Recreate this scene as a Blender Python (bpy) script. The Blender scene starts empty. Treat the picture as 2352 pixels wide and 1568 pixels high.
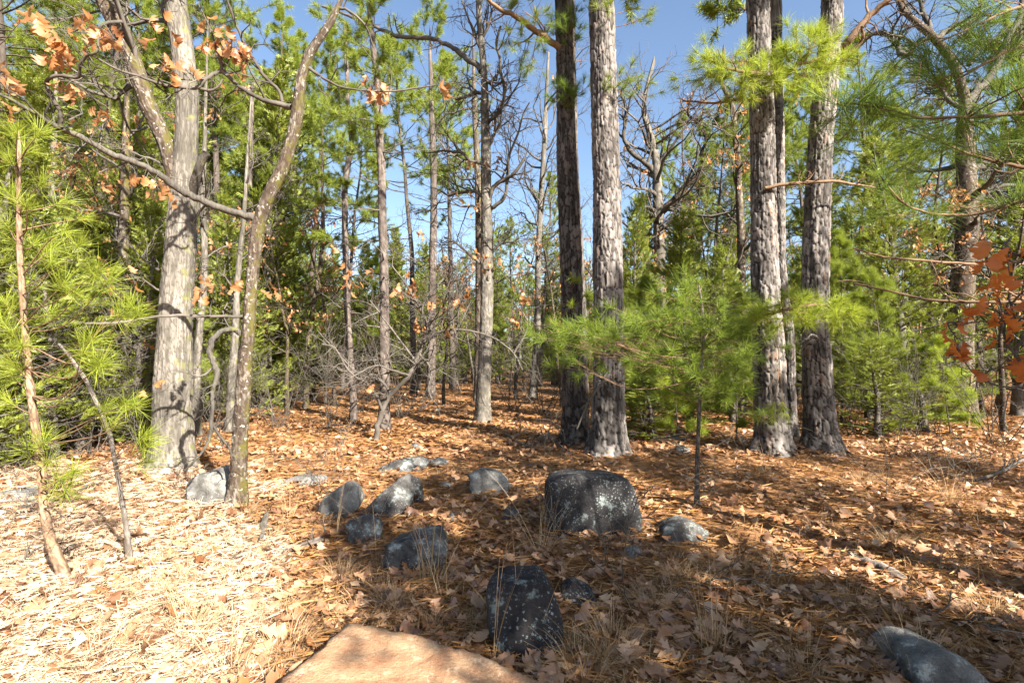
import bpy, bmesh, math, time
import numpy as np
T0 = time.time()
S = bpy.context.scene
C = S.collection
R = math.radians
# ------------------------------------------------------------------ camera
CAMZ, FPX, HOR = 1.35, 1176.0, 825.0          # photo measured at 2352 x 1568
PITCH = math.atan((HOR - 784) / FPX)
cd = bpy.data.cameras.new('camera'); cam = bpy.data.objects.new('camera', cd); C.objects.link(cam)
cd.sensor_width = 36; cd.lens = 18; cd.clip_start = 0.05; cd.clip_end = 1000
cam.location = (0, 0, CAMZ); cam.rotation_euler = (math.pi / 2 + PITCH, 0, 0)
S.camera = cam
# ------------------------------------------------------------------ light
SUN_EL, SUN_AZ = R(33), (0.64, -0.77)          # the sun stands behind the camera, to its right
w = bpy.data.worlds.new('World'); S.world = w; w.use_nodes = True
nt = w.node_tree; bg = nt.nodes['Background']
sky = nt.nodes.new('ShaderNodeTexSky'); sky.sky_type = 'NISHITA'; sky.sun_disc = False
sky.sun_elevation = SUN_EL; sky.sun_rotation = math.atan2(SUN_AZ[0], SUN_AZ[1])
sky.air_density = 1.0; sky.dust_density = 1.2; sky.ozone_density = 1.6
nt.links.new(sky.outputs[0], bg.inputs[0]); bg.inputs[1].default_value = 0.068
sl = bpy.data.lights.new('sun', 'SUN'); sl.energy = 5.0; sl.angle = R(0.55); sl.color = (1.0, 0.93, 0.82)
so = bpy.data.objects.new('sun', sl); C.objects.link(so)
ch, sh = math.cos(SUN_EL), math.sin(SUN_EL)
SUNV = np.array([SUN_AZ[0] * ch, SUN_AZ[1] * ch, sh]); SUNV /= np.linalg.norm(SUNV)
from mathutils import Vector
so.rotation_euler = Vector(SUNV).to_track_quat('Z', 'Y').to_euler(); so.location = (6, -8, 12)
S.view_settings.view_transform = 'Standard'; S.view_settings.look = 'None'
S.view_settings.gamma = 1; S.view_settings.use_curve_mapping = False
S.view_settings.exposure = 2.0
S.cycles.use_denoising = True
S.cycles.max_bounces = 6; S.cycles.diffuse_bounces = 3; S.cycles.glossy_bounces = 2
S.cycles.transmission_bounces = 4; S.cycles.transparent_max_bounces = 4
S.cycles.sample_clamp_indirect = 6
# ------------------------------------------------------------------ noise, ground height, pixel rays
def _h(i, j, k, s):
    n = (i.astype(np.int64) * 374761393 + j.astype(np.int64) * 668265263 + k.astype(np.int64) * 2147483647 + s * 974634777) & 0xffffffff
    n = ((n ^ (n >> 13)) * 1274126177) & 0xffffffff
    n = (n ^ (n >> 16)) & 0xffffffff
    return n / 4294967295.0
def vn(x, y, z=0.0, s=0):
    x, y, z = np.broadcast_arrays(np.asarray(x, float), np.asarray(y, float), np.asarray(z, float))
    i, j, k = np.floor(x), np.floor(y), np.floor(z)
    a, b, c = x - i, y - j, z - k
    a, b, c = a * a * (3 - 2 * a), b * b * (3 - 2 * b), c * c * (3 - 2 * c)
    r = 0
    for di in (0, 1):
        for dj in (0, 1):
            for dk in (0, 1):
                r = r + _h(i + di, j + dj, k + dk, s) * (a if di else 1 - a) * (b if dj else 1 - b) * (c if dk else 1 - c)
    return r * 2 - 1
def fbm(x, y, z=0.0, s=0, o=3):
    r, a = 0, 1.0
    for q in range(o):
        r = r + a * vn(np.asarray(x) * 2 ** q, np.asarray(y) * 2 ** q, np.asarray(z) * 2 ** q, s + q); a *= .5
    return r
MOUNDS = []
def hz(x, y):
    x = np.asarray(x, float); y = np.asarray(y, float)
    r = .05 * vn(x * .45, y * .45, 0, 3) + .025 * vn(x * 1.7, y * 1.7, 0, 4) + .009 * vn(x * 6, y * 6, 0, 5)
    d = np.sqrt(x * x + y * y)
    r = r + np.clip((d - 14) / 30, 0, 1) * .45 * vn(x * .08, y * .08, 0, 6)
    for mx, my, mr, mh in MOUNDS:
        r = r + mh * np.exp(-((x - mx) ** 2 + (y - my) ** 2) / mr ** 2)
    return r
_F = np.array([0, math.cos(PITCH), math.sin(PITCH)]); _U = np.array([0, -math.sin(PITCH), math.cos(PITCH)])
def ray(u, v):
    return np.array([1, 0, 0]) * (u - 1176) / FPX + _U * (784 - v) / FPX + _F
def PX(u, v, D):                                # the point seen at (u, v) that lies D metres ahead
    r = ray(u, v); return np.array([0, 0, CAMZ]) + r * (D / r[1])
def GD(u, v, dz=0.0):                           # the point of the ground seen at (u, v)
    r = ray(u, v); t = (CAMZ - dz) / max(-r[2], .02)
    for _ in range(6):
        p = r * t; h = float(hz(p[0], p[1])) + dz; t = (CAMZ - h) / max(-r[2], .02)
    p = np.array([0, 0, CAMZ]) + r * t
    return p
MOUNDS += [(PX(a, 1030, d)[0], d, .55, .07) for a, d in ((1322, 8.3), (1395, 7.4), (1770, 7.6), (1887, 7.7), (392, 6.3))]
# ------------------------------------------------------------------ mesh plumbing
class MB:
    def __init__(s): s.v = []; s.t = []; s.q = []; s.n = 0; s.a = {}
    def add(s, v, t=None, q=None, **at):
        v = np.asarray(v, float).reshape(-1, 3)
        if t is not None and len(t): s.t.append(np.asarray(t, np.int64).reshape(-1, 3) + s.n)
        if q is not None and len(q): s.q.append(np.asarray(q, np.int64).reshape(-1, 4) + s.n)
        for k, x in at.items(): s.a.setdefault(k, []).append(np.asarray(x, float).ravel())
        s.v.append(v); s.n += len(v); return s
    def data(s, name, mat, org=(0, 0, 0), smooth=True):
        me = bpy.data.meshes.new(name)
        V = np.concatenate(s.v) - np.asarray(org)
        T = np.concatenate(s.t) if s.t else np.zeros((0, 3), np.int64)
        Q = np.concatenate(s.q) if s.q else np.zeros((0, 4), np.int64)
        me.vertices.add(len(V)); me.vertices.foreach_set('co', V.astype(np.float32).ravel())
        li = np.concatenate([T.ravel(), Q.ravel()]).astype(np.int32)
        me.loops.add(len(li)); me.loops.foreach_set('vertex_index', li)
        st = np.concatenate([np.arange(len(T)) * 3, len(T) * 3 + np.arange(len(Q)) * 4]).astype(np.int32)
        me.polygons.add(len(st)); me.polygons.foreach_set('loop_start', st)
        me.update(calc_edges=True)
        if smooth: me.polygons.foreach_set('use_smooth', np.ones(len(st), bool))
        for k, x in s.a.items():
            x = np.concatenate(x)
            if len(x) == len(V):
                at = me.attributes.new(k, 'FLOAT', 'POINT'); at.data.foreach_set('value', x.astype(np.float32))
        if mat: me.materials.append(mat)
        return me
def link(name, data, parent=None, loc=(0, 0, 0)):
    o = bpy.data.objects.new(name, data); C.objects.link(o); o.location = loc
    if parent: o.parent = parent
    return o
def tag(o, label=None, cat=None, group=None, kind=None):
    for k, x in (('label', label), ('category', cat), ('group', group), ('kind', kind)):
        if x: o[k] = x
    return o
def thing(name, label, cat, loc, group=None, rz=0.0, sc=1.0):
    o = bpy.data.objects.new(name, None); C.objects.link(o); o.location = loc; o.rotation_euler = (0, 0, rz); o.scale = (sc,) * 3
    o.empty_display_size = .2
    return tag(o, label, cat, group)
def dup(root, loc, rz, sc=1.0, label=None, group=None):
    r = root.copy(); C.objects.link(r); r.location = loc; r.rotation_euler = (0, 0, rz); r.scale = (sc if not hasattr(sc, '__len__') else 1,) * 3
    if hasattr(sc, '__len__'): r.scale = sc
    if label: r['label'] = label
    if group: r['group'] = group
    for c in list(root.children):
        k = c.copy(); C.objects.link(k); k.parent = r
        for g in c.children:
            e = g.copy(); C.objects.link(e); e.parent = k
    return r
# ------------------------------------------------------------------ materials
def newmat(name):
    m = bpy.data.materials.new(name); m.use_nodes = True; m.node_tree.nodes.clear()
    return m, m.node_tree
def N(nt, typ, **kw):
    n = nt.nodes.new(typ)
    for k, x in kw.items():
        if k in n.inputs: n.inputs[k].default_value = x
        else: setattr(n, k, x)
    return n
def ramp(nt, cols, interp='LINEAR'):
    r = nt.nodes.new('ShaderNodeValToRGB'); e = r.color_ramp.elements; r.color_ramp.interpolation = interp
    while len(e) < len(cols): e.new(.5)
    for k, (p, c) in enumerate(cols): e[k].position = p; e[k].color = (*c, 1)
    return r
def leafmat(name, cols, trans=.35, gloss=.0, tcol=1.3, vary=1.0):
    m, nt = newmat(name); L = nt.links.new
    g = N(nt, 'ShaderNodeNewGeometry'); oi = N(nt, 'ShaderNodeObjectInfo')
    mu = N(nt, 'ShaderNodeMath', operation='MULTIPLY'); L(oi.outputs['Random'], mu.inputs[0]); mu.inputs[1].default_value = vary
    ad = N(nt, 'ShaderNodeMath', operation='ADD'); L(g.outputs['Random Per Island'], ad.inputs[0]); L(mu.outputs[0], ad.inputs[1])
    fr = N(nt, 'ShaderNodeMath', operation='FRACT'); L(ad.outputs[0], fr.inputs[0])
    rp = ramp(nt, cols); L(fr.outputs[0], rp.inputs[0])
    no = N(nt, 'ShaderNodeTexNoise'); no.inputs['Scale'].default_value = 25 if vary else 6
    tc = N(nt, 'ShaderNodeTexCoord'); L(tc.outputs['Object'], no.inputs['Vector'])
    hs = N(nt, 'ShaderNodeHueSaturation'); L(rp.outputs[0], hs.inputs['Color'])
    mr = N(nt, 'ShaderNodeMapRange'); L(no.outputs[0], mr.inputs[0]); mr.inputs[3].default_value = .72; mr.inputs[4].default_value = 1.28
    L(mr.outputs[0], hs.inputs['Value'])
    d = N(nt, 'ShaderNodeBsdfDiffuse'); t = N(nt, 'ShaderNodeBsdfTranslucent')
    L(hs.outputs[0], d.inputs[0])
    mx = N(nt, 'ShaderNodeMixRGB', blend_type='MULTIPLY'); mx.inputs[0].default_value = 1; L(hs.outputs[0], mx.inputs[1]); mx.inputs[2].default_value = (tcol, tcol, tcol * .8, 1)
    L(mx.outputs[0], t.inputs[0])
    s = N(nt, 'ShaderNodeMixShader'); s.inputs[0].default_value = trans; L(d.outputs[0], s.inputs[1]); L(t.outputs[0], s.inputs[2])
    out = N(nt, 'ShaderNodeOutputMaterial')
    if gloss:
        gl = N(nt, 'ShaderNodeBsdfGlossy'); gl.inputs['Roughness'].default_value = .45; gl.inputs[0].default_value = (1, 1, 1, 1)
        s2 = N(nt, 'ShaderNodeMixShader'); s2.inputs[0].default_value = gloss; L(s.outputs[0], s2.inputs[1]); L(gl.outputs[0], s2.inputs[2]); s = s2
    L(s.outputs[0], out.inputs[0])
    return m
M = {}
M['litter'] = leafmat('dry_oak_leaf', [(0, (.25, .13, .07)), (.2, (.42, .24, .13)), (.36, (.17, .07, .028)), (.52, (.52, .34, .20)), (.70, (.30, .12, .04)), (.84, (.09, .045, .028)), (1, (.34, .18, .10))], .12, .05)
M['straw'] = leafmat('dry_pine_needle', [(0, (.38, .20, .08)), (.4, (.27, .13, .045)), (.7, (.47, .28, .13)), (1, (.16, .075, .03))], .1)
M['hang'] = leafmat('hanging_oak_leaf', [(0, (.48, .23, .09)), (.35, (.36, .15, .05)), (.7, (.55, .32, .16)), (1, (.30, .12, .05))], .45, .03)
M['redleaf'] = leafmat('russet_oak_leaf', [(0, (.58, .19, .04)), (.5, (.45, .13, .03)), (1, (.62, .26, .07))], .45, .02)
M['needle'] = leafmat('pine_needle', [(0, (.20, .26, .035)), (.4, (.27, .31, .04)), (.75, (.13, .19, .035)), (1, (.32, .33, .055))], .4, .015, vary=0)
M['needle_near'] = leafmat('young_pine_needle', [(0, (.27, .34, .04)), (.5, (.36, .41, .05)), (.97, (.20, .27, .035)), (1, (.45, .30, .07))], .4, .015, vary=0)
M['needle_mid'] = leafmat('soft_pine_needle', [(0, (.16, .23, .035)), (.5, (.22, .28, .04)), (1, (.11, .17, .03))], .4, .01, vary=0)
M['needle_dark'] = leafmat('dark_pine_needle', [(0, (.13, .20, .035)), (.5, (.18, .25, .04)), (1, (.08, .14, .03))], .4, .01, vary=0)  # needles of a darker green
M['cedar'] = leafmat('cedar_spray', [(0, (.16, .20, .03)), (.4, (.23, .26, .035)), (.8, (.10, .14, .025)), (1, (.31, .28, .05))], .35, .02, vary=0)
M['glare_thatch'] = leafmat('glare_pale_grass', [(0, (.70, .56, .42)), (.35, (.58, .41, .27)), (.55, (.74, .62, .48)), (.8, (.66, .52, .38)), (1, (.46, .29, .15))], .2)  # dead pale grass, its colour lightened further to carry the sun glare
M['grass'] = leafmat('dry_grass', [(0, (.50, .34, .19)), (.5, (.36, .22, .12)), (.8, (.58, .44, .28)), (1, (.30, .22, .10))], .2)
def barkmat(name, cols, groove, scale=(18, 18, 5), bump=.5, moss=None, lichen=None, mosslow=.5):
    m, nt = newmat(name); L = nt.links.new
    tc = N(nt, 'ShaderNodeTexCoord'); mp = N(nt, 'ShaderNodeMapping'); L(tc.outputs['Object'], mp.inputs[0]); mp.inputs['Scale'].default_value = scale
    no = N(nt, 'ShaderNodeTexNoise'); no.inputs['Scale'].default_value = 1; no.inputs['Detail'].default_value = 6; no.inputs['Roughness'].default_value = .65; L(mp.outputs[0], no.inputs['Vector'])
    at = N(nt, 'ShaderNodeAttribute', attribute_name='plate')
    ma = N(nt, 'ShaderNodeMath', operation='MULTIPLY_ADD'); L(no.outputs[0], ma.inputs[0]); ma.inputs[1].default_value = .75
    m2 = N(nt, 'ShaderNodeMath', operation='MULTIPLY'); L(at.outputs['Fac'], m2.inputs[0]); m2.inputs[1].default_value = .5; L(m2.outputs[0], ma.inputs[2])
    rp = ramp(nt, cols); L(ma.outputs[0], rp.inputs[0]); col = rp.outputs[0]
    n3 = N(nt, 'ShaderNodeTexNoise'); n3.inputs['Scale'].default_value = 1.7; n3.inputs['Detail'].default_value = 3; L(tc.outputs['Object'], n3.inputs['Vector'])
    r3 = N(nt, 'ShaderNodeMapRange'); L(n3.outputs[0], r3.inputs[0]); r3.inputs[1].default_value = .35; r3.inputs[2].default_value = .65; r3.inputs[3].default_value = .6; r3.inputs[4].default_value = 1.12
    hs = N(nt, 'ShaderNodeHueSaturation'); L(r3.outputs[0], hs.inputs['Value']); L(col, hs.inputs['Color']); col = hs.outputs[0]
    gr = N(nt, 'ShaderNodeAttribute', attribute_name='groove')
    mx = N(nt, 'ShaderNodeMixRGB'); L(gr.outputs['Fac'], mx.inputs[0]); L(col, mx.inputs[1]); mx.inputs[2].default_value = (*groove, 1); col = mx.outputs[0]
    for c, sc, lo, hi, side in ((moss, 9, mosslow, mosslow + .2, True), (lichen, 26, .62, .68, False)):
        if not c: continue
        n2 = N(nt, 'ShaderNodeTexNoise'); n2.inputs['Scale'].default_value = sc; n2.inputs['Detail'].default_value = 5; L(tc.outputs['Object'], n2.inputs['Vector'])
        f = n2.outputs[0]
        if side:                                 # moss keeps to one side of the stem
            ge = N(nt, 'ShaderNodeNewGeometry'); sp = N(nt, 'ShaderNodeSeparateXYZ'); L(ge.outputs['Normal'], sp.inputs[0])
            a = N(nt, 'ShaderNodeMath', operation='MULTIPLY_ADD'); L(sp.outputs[0], a.inputs[0]); a.inputs[1].default_value = .22; L(f, a.inputs[2]); f = a.outputs[0]
        r2 = N(nt, 'ShaderNodeMapRange'); L(f, r2.inputs[0]); r2.inputs[1].default_value = lo; r2.inputs[2].default_value = hi
        mm = N(nt, 'ShaderNodeMixRGB'); L(r2.outputs[0], mm.inputs[0]); L(col, mm.inputs[1]); mm.inputs[2].default_value = (*c, 1); col = mm.outputs[0]
    b = N(nt, 'ShaderNodeBump'); b.inputs['Strength'].default_value = bump; b.inputs['Distance'].default_value = .01; L(no.outputs[0], b.inputs['Height'])
    p = N(nt, 'ShaderNodeBsdfPrincipled'); p.inputs['Roughness'].default_value = .9; p.inputs['Specular IOR Level'].default_value = .2
    L(col, p.inputs['Base Color']); L(b.outputs[0], p.inputs['Normal'])
    out = N(nt, 'ShaderNodeOutputMaterial'); L(p.outputs[0], out.inputs[0]); return m
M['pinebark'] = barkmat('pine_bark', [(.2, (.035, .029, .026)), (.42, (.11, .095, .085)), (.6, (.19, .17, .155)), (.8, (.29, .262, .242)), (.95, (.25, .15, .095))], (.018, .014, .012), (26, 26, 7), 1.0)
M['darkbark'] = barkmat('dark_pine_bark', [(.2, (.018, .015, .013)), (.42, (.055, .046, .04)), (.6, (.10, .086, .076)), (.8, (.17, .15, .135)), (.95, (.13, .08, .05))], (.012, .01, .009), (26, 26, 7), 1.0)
M['slimpine'] = barkmat('slim_pine_bark', [(.2, (.05, .04, .032)), (.5, (.13, .105, .088)), (.8, (.21, .175, .15))], (.06, .045, .04), (22, 22, 9), .8)
M['oakbark'] = barkmat('grey_oak_bark', [(.25, (.055, .048, .04)), (.5, (.145, .13, .11)), (.78, (.24, .215, .185))], (.085, .075, .06), (50, 50, 6), .7, moss=(.17, .17, .06), mosslow=.73)
M['mossbark'] = barkmat('mossy_oak_bark', [(.2, (.035, .025, .018)), (.5, (.085, .062, .045)), (.75, (.15, .12, .095)), (.95, (.28, .26, .22))], (.045, .03, .02), (30, 30, 9), .8, moss=(.09, .08, .02), lichen=(.33, .32, .28), mosslow=.6)
M['twig'] = barkmat('bare_twig_bark', [(.2, (.07, .06, .048)), (.5, (.16, .14, .12)), (.8, (.27, .245, .22))], (.1, .08, .06), (9, 9, 9), .3)
M['pinetwig'] = barkmat('pine_twig_bark', [(.2, (.14, .085, .05)), (.5, (.28, .18, .11)), (.8, (.38, .27, .18))], (.1, .06, .04), (30, 30, 30), .3)
M['paletwig'] = barkmat('pale_dead_twig', [(.2, (.09, .08, .068)), (.5, (.20, .18, .155)), (.8, (.34, .315, .28))], (.1, .08, .06), (9, 9, 9), .3)
M['deadwood'] = barkmat('dead_wood', [(.2, (.05, .04, .035)), (.5, (.15, .12, .10)), (.8, (.30, .26, .22))], (.03, .025, .02), (40, 40, 40), .8)
def rockmat(name, base, dark, lich, amt, spot=.0, scale=6):
    m, nt = newmat(name); L = nt.links.new
    tc = N(nt, 'ShaderNodeTexCoord')
    def noise(s, d=6, r=.6):
        n = N(nt, 'ShaderNodeTexNoise'); n.inputs['Scale'].default_value = s; n.inputs['Detail'].default_value = d; n.inputs['Roughness'].default_value = r; L(tc.outputs['Object'], n.inputs['Vector']); return n.outputs[0]
    a = noise(scale); rp = ramp(nt, [(.36, dark), (.62, base)]); L(a, rp.inputs[0]); col = rp.outputs[0]
    gn = noise(scale * 22, 4, .8); gm = N(nt, 'ShaderNodeMapRange'); L(gn, gm.inputs[0]); gm.inputs[1].default_value = .3; gm.inputs[2].default_value = .7; gm.inputs[3].default_value = .62; gm.inputs[4].default_value = 1.35; gh = N(nt, 'ShaderNodeHueSaturation'); L(gm.outputs[0], gh.inputs['Value']); L(col, gh.inputs['Color']); col = gh.outputs[0]
    b = noise(scale * 1.7, 8, .75)
    r2 = N(nt, 'ShaderNodeMapRange'); L(b, r2.inputs[0]); r2.inputs[1].default_value = amt; r2.inputs[2].default_value = amt + .07
    mm = N(nt, 'ShaderNodeMixRGB'); L(r2.outputs[0], mm.inputs[0]); L(col, mm.inputs[1]); mm.inputs[2].default_value = (*lich, 1); col = mm.outputs[0]
    if spot:
        vo = N(nt, 'ShaderNodeTexVoronoi'); vo.inputs['Scale'].default_value = 70; wv = N(nt, 'ShaderNodeTexNoise'); wv.inputs['Scale'].default_value = 60; L(tc.outputs['Object'], wv.inputs['Vector']); wa = N(nt, 'ShaderNodeVectorMath', operation='MULTIPLY_ADD'); L(wv.outputs['Color'], wa.inputs[0]); wa.inputs[1].default_value = (.022,) * 3; L(tc.outputs['Object'], wa.inputs[2]); L(wa.outputs[0], vo.inputs['Vector'])
        s1 = N(nt, 'ShaderNodeMapRange'); L(vo.outputs['Distance'], s1.inputs[0]); rs = N(nt, 'ShaderNodeSeparateColor'); L(vo.outputs['Color'], rs.inputs[0]); rm = N(nt, 'ShaderNodeMapRange'); L(rs.outputs[2], rm.inputs[0]); rm.inputs[3].default_value = .08; rm.inputs[4].default_value = .36; L(rm.outputs[0], s1.inputs[2]); ra = N(nt, 'ShaderNodeMath', operation='ADD'); L(rm.outputs[0], ra.inputs[0]); ra.inputs[1].default_value = .16; L(ra.outputs[0], s1.inputs[1])
        c = noise(3.1, 3); s2 = N(nt, 'ShaderNodeMapRange'); L(c, s2.inputs[0]); s2.inputs[1].default_value = .40; s2.inputs[2].default_value = .62
        sx = N(nt, 'ShaderNodeSeparateColor'); L(vo.outputs['Color'], sx.inputs[0])
        s3 = N(nt, 'ShaderNodeMath', operation='LESS_THAN'); L(sx.outputs[0], s3.inputs[0]); s3.inputs[1].default_value = spot
        q = N(nt, 'ShaderNodeMath', operation='MULTIPLY'); L(s1.outputs[0], q.inputs[0]); L(s2.outputs[0], q.inputs[1])
        q2 = N(nt, 'ShaderNodeMath', operation='MULTIPLY'); L(q.outputs[0], q2.inputs[0]); L(s3.outputs[0], q2.inputs[1])
        mm = N(nt, 'ShaderNodeMixRGB'); L(q2.outputs[0], mm.inputs[0]); L(col, mm.inputs[1]); mm.inputs[2].default_value = (.27, .31, .30, 1); col = mm.outputs[0]
    f = noise(scale * 7, 8, .7)
    bu = N(nt, 'ShaderNodeBump'); bu.inputs['Strength'].default_value = .9; bu.inputs['Distance'].default_value = .016; L(f, bu.inputs['Height'])
    p = N(nt, 'ShaderNodeBsdfPrincipled'); p.inputs['Roughness'].default_value = .85; p.inputs['Specular IOR Level'].default_value = .3
    L(col, p.inputs['Base Color']); L(bu.outputs[0], p.inputs['Normal'])
    out = N(nt, 'ShaderNodeOutputMaterial'); L(p.outputs[0], out.inputs[0]); return m
M['rock_dark'] = rockmat('dark_lichen_rock', (.04, .036, .036), (.012, .011, .013), (.17, .20, .19), .565, .45)
M['rock_mid'] = rockmat('blue_grey_rock', (.125, .118, .11), (.03, .028, .028), (.25, .28, .26), .54, .25)
M['rock_pale'] = rockmat('pale_grey_rock', (.22, .212, .195), (.07, .066, .06), (.38, .39, .35), .56)
M['sandstone'] = rockmat('orange_sandstone', (.46, .29, .165), (.31, .16, .085), (.54, .39, .26), .55, 0, 9)
# ground sheet
m, nt = newmat('forest_soil'); L = nt.links.new
tc = N(nt, 'ShaderNodeTexCoord')
def gno(s, d=6, r=.6):
    n = N(nt, 'ShaderNodeTexNoise'); n.inputs['Scale'].default_value = s; n.inputs['Detail'].default_value = d; n.inputs['Roughness'].default_value = r; L(tc.outputs['Object'], n.inputs['Vector']); return n.outputs[0]
a = ramp(nt, [(.32, (.07, .038, .022)), (.45, (.20, .11, .055)), (.55, (.33, .19, .095)), (.68, (.44, .28, .16))]); L(gno(9, 10, .78), a.inputs[0])
b = ramp(nt, [(.35, (.7, .62, .55)), (.65, (1.25, 1.15, 1.05))]); L(gno(.8, 4), b.inputs[0])
mx = N(nt, 'ShaderNodeMixRGB', blend_type='MULTIPLY'); mx.inputs[0].default_value = 1; L(a.outputs[0], mx.inputs[1]); L(b.outputs[0], mx.inputs[2])
bu = N(nt, 'ShaderNodeBump'); bu.inputs['Strength'].default_value = 1; bu.inputs['Distance'].default_value = .03; L(gno(22, 10, .75), bu.inputs['Height'])
p = N(nt, 'ShaderNodeBsdfPrincipled'); p.inputs['Roughness'].default_value = .95; p.inputs['Specular IOR Level'].default_value = .1
L(mx.outputs[0], p.inputs['Base Color']); L(bu.outputs[0], p.inputs['Normal'])
L(p.outputs[0], N(nt, 'ShaderNodeOutputMaterial').inputs[0]); M['soil'] = m
# ------------------------------------------------------------------ ground
def axis(lo, hi, fine0, fine1, step, grow=1.12):
    c = list(np.arange(fine0, fine1, step)); s = step; x = c[-1]
    while x < hi: s *= grow; x += s; c.append(x)
    s = step; x = c[0]; f = []
    while x > lo: s *= grow; x -= s; f.append(x)
    return np.array(f[::-1] + c)
xs, ys = axis(-160, 160, -7, 7, .07), axis(-60, 260, 1.2, 11, .07)
X, Y = np.meshgrid(xs, ys); Z = hz(X, Y)
nx, ny = len(xs), len(ys); i = np.arange((ny - 1) * (nx - 1)); r, c = i // (nx - 1), i % (nx - 1); a = r * nx + c
ground = link('ground', MB().add(np.stack([X, Y, Z], -1), q=np.stack([a, a + 1, a + nx + 1, a + nx], 1)).data('ground', M['soil']))
tag(ground, 'forest floor of brown soil under leaves and pine straw', kind='structure')
# ------------------------------------------------------------------ shape helpers
def unit(v): v = np.asarray(v, float); return v / np.maximum(np.linalg.norm(v, axis=-1, keepdims=True), 1e-9)
def catmull(P, n):
    P = np.asarray(P, float); Q = np.vstack([2 * P[0] - P[1], P, 2 * P[-1] - P[-2]]); out = []
    t = np.linspace(0, 1, n, endpoint=False)[:, None]
    for k in range(len(P) - 1):
        a, b, c, d = Q[k:k + 4]
        out.append(.5 * (2 * b + (c - a) * t + (2 * a - 5 * b + 4 * c - d) * t ** 2 + (3 * b - a - 3 * c + d) * t ** 3))
    out.append(P[-1:]); return np.vstack(out)
def tubes(mb, lines, sides=4):                  # lines: list of (k x 4) arrays x, y, z, radius
    by = {}
    for l in lines: by.setdefault(len(l), []).append(l)
    for k, ls in by.items():
        A = np.stack(ls); P = A[..., :3]; r = A[..., 3]
        t = unit(np.gradient(P, axis=1))
        mean = unit(P[:, -1] - P[:, 0]); ref = np.where(np.abs(mean[:, 2:3]) < .8, np.array([[0, 0, 1.]]), np.array([[1., 0, 0]]))[:, None, :]
        b = unit(np.cross(t, ref)); n = np.cross(b, t)
        an = np.linspace(0, 2 * math.pi, sides, endpoint=False)
        V = P[:, :, None] + r[..., None, None] * (np.cos(an)[:, None] * b[:, :, None] + np.sin(an)[:, None] * n[:, :, None])
        nl = len(ls); base = (np.arange(nl) * k * sides)[:, None, None]; row = (np.arange(k - 1) * sides)[None, :, None]; s = np.arange(sides)[None, None, :]; s1 = (s + 1) % sides
        q = np.stack([base + row + s, base + row + s1, base + row + sides + s1, base + row + sides + s], -1)
        mb.add(V, q=q)
    return mb
def rots(yaw, tilt, roll):
    cy, sy, ct, st, cr, sr = np.cos(yaw), np.sin(yaw), np.cos(tilt), np.sin(tilt), np.cos(roll), np.sin(roll)
    Z = np.zeros_like(cy); O = np.ones_like(cy)
    Rz = np.stack([cy, -sy, Z, sy, cy, Z, Z, Z, O], -1).reshape(-1, 3, 3); Ry = np.stack([ct, Z, st, Z, O, Z, -st, Z, ct], -1).reshape(-1, 3, 3)
    Rx = np.stack([O, Z, Z, Z, cr, -sr, Z, sr, cr], -1).reshape(-1, 3, 3)
    return Rz @ Ry @ Rx
def aim(d, rng):                                # matrices whose +z column follows d, spun at random
    d = unit(d); a = rng.normal(size=d.shape); x = unit(np.cross(a, d)); y = np.cross(d, x)
    return np.stack([x, y, d], -1)
def scatter(mb, tv, tf, mats, pos, sc):
    sc = np.broadcast_to(np.asarray(sc, float), (len(pos),))
    V = np.einsum('nij,vj->nvi', mats * sc[:, None, None], tv) + pos[:, None]
    f = (np.arange(len(pos)) * len(tv))[:, None, None] + tf[None]
    return mb.add(V, t=f)
def leaf_shape(seed, hi=True):                  # lobed oak leaf, one unit long, curled
    g = np.random.default_rng(seed)
    if hi: x = np.array([0, .2, .31, .44, .55, .68, .8, .88, 1.]); wd = np.array([.02, .23, .11, .36, .15, .42, .2, .27, .03])
    else: x = np.array([0, .25, .45, .65, 1.]); wd = np.array([.02, .24, .14, .36, .05])
    wl = wd * (1 + .25 * g.normal(size=len(x))); wr = wd * (1 + .25 * g.normal(size=len(x)))
    ox = .06 * (wd > .2)
    c1, c2, tw = g.uniform(.4, 1.6) * g.choice([-1, 1]), g.uniform(-.6, .6), g.uniform(-.8, .8)
    def z(xx, yy): return c1 * yy ** 2 + c2 * (xx - .5) ** 2 + tw * (xx - .4) * yy + .05 * math.sin(9 * xx + seed)
    v = []
    for k in range(len(x)):
        for yy, o in ((wl[k], ox[k]), (0, 0), (-wr[k], ox[k])): v.append((x[k] + o, yy, z(x[k], yy)))
    f = []
    for k in range(len(x) - 1):
        a = 3 * k; f += [(a, a + 1, a + 4), (a, a + 4, a + 3), (a + 1, a + 2, a + 5), (a + 1, a + 5, a + 4)]
    v = np.array(v); v[:, 0] -= .5 if seed < 100 else 0
    return v, np.array(f)
def tuft_shape(seed, n, wd, L=1.0, segs=2, lo=15, hi=75, droop=.12, axis=.55):
    g = np.random.default_rng(seed); V = []; F = []
    for k in range(n):
        a = g.uniform(0, 2 * math.pi); e = R(g.uniform(lo, hi)); l = L * g.uniform(.75, 1.1); s = g.uniform(-axis, 0)
        d = np.array([math.cos(a) * math.sin(e), math.sin(a) * math.sin(e), math.cos(e)]); p0 = np.array([0, 0, s])
        side = unit(np.cross(d, g.normal(size=3))); b = len(V)
        dr = g.normal(size=3) * droop * .6
        if segs == 1:
            V += [p0 - side * wd, p0 + side * wd, p0 + d * l]; F.append((b, b + 1, b + 2))
        else:
            m = p0 + d * l * .55 + dr * .3; V += [p0 - side * wd * .7, p0 + side * wd * .7, m - side * wd, m + side * wd, p0 + d * l + dr]
            F += [(b, b + 1, b + 3), (b, b + 3, b + 2), (b + 2, b + 3, b + 4)]
    return np.array(V), np.array(F)
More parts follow.
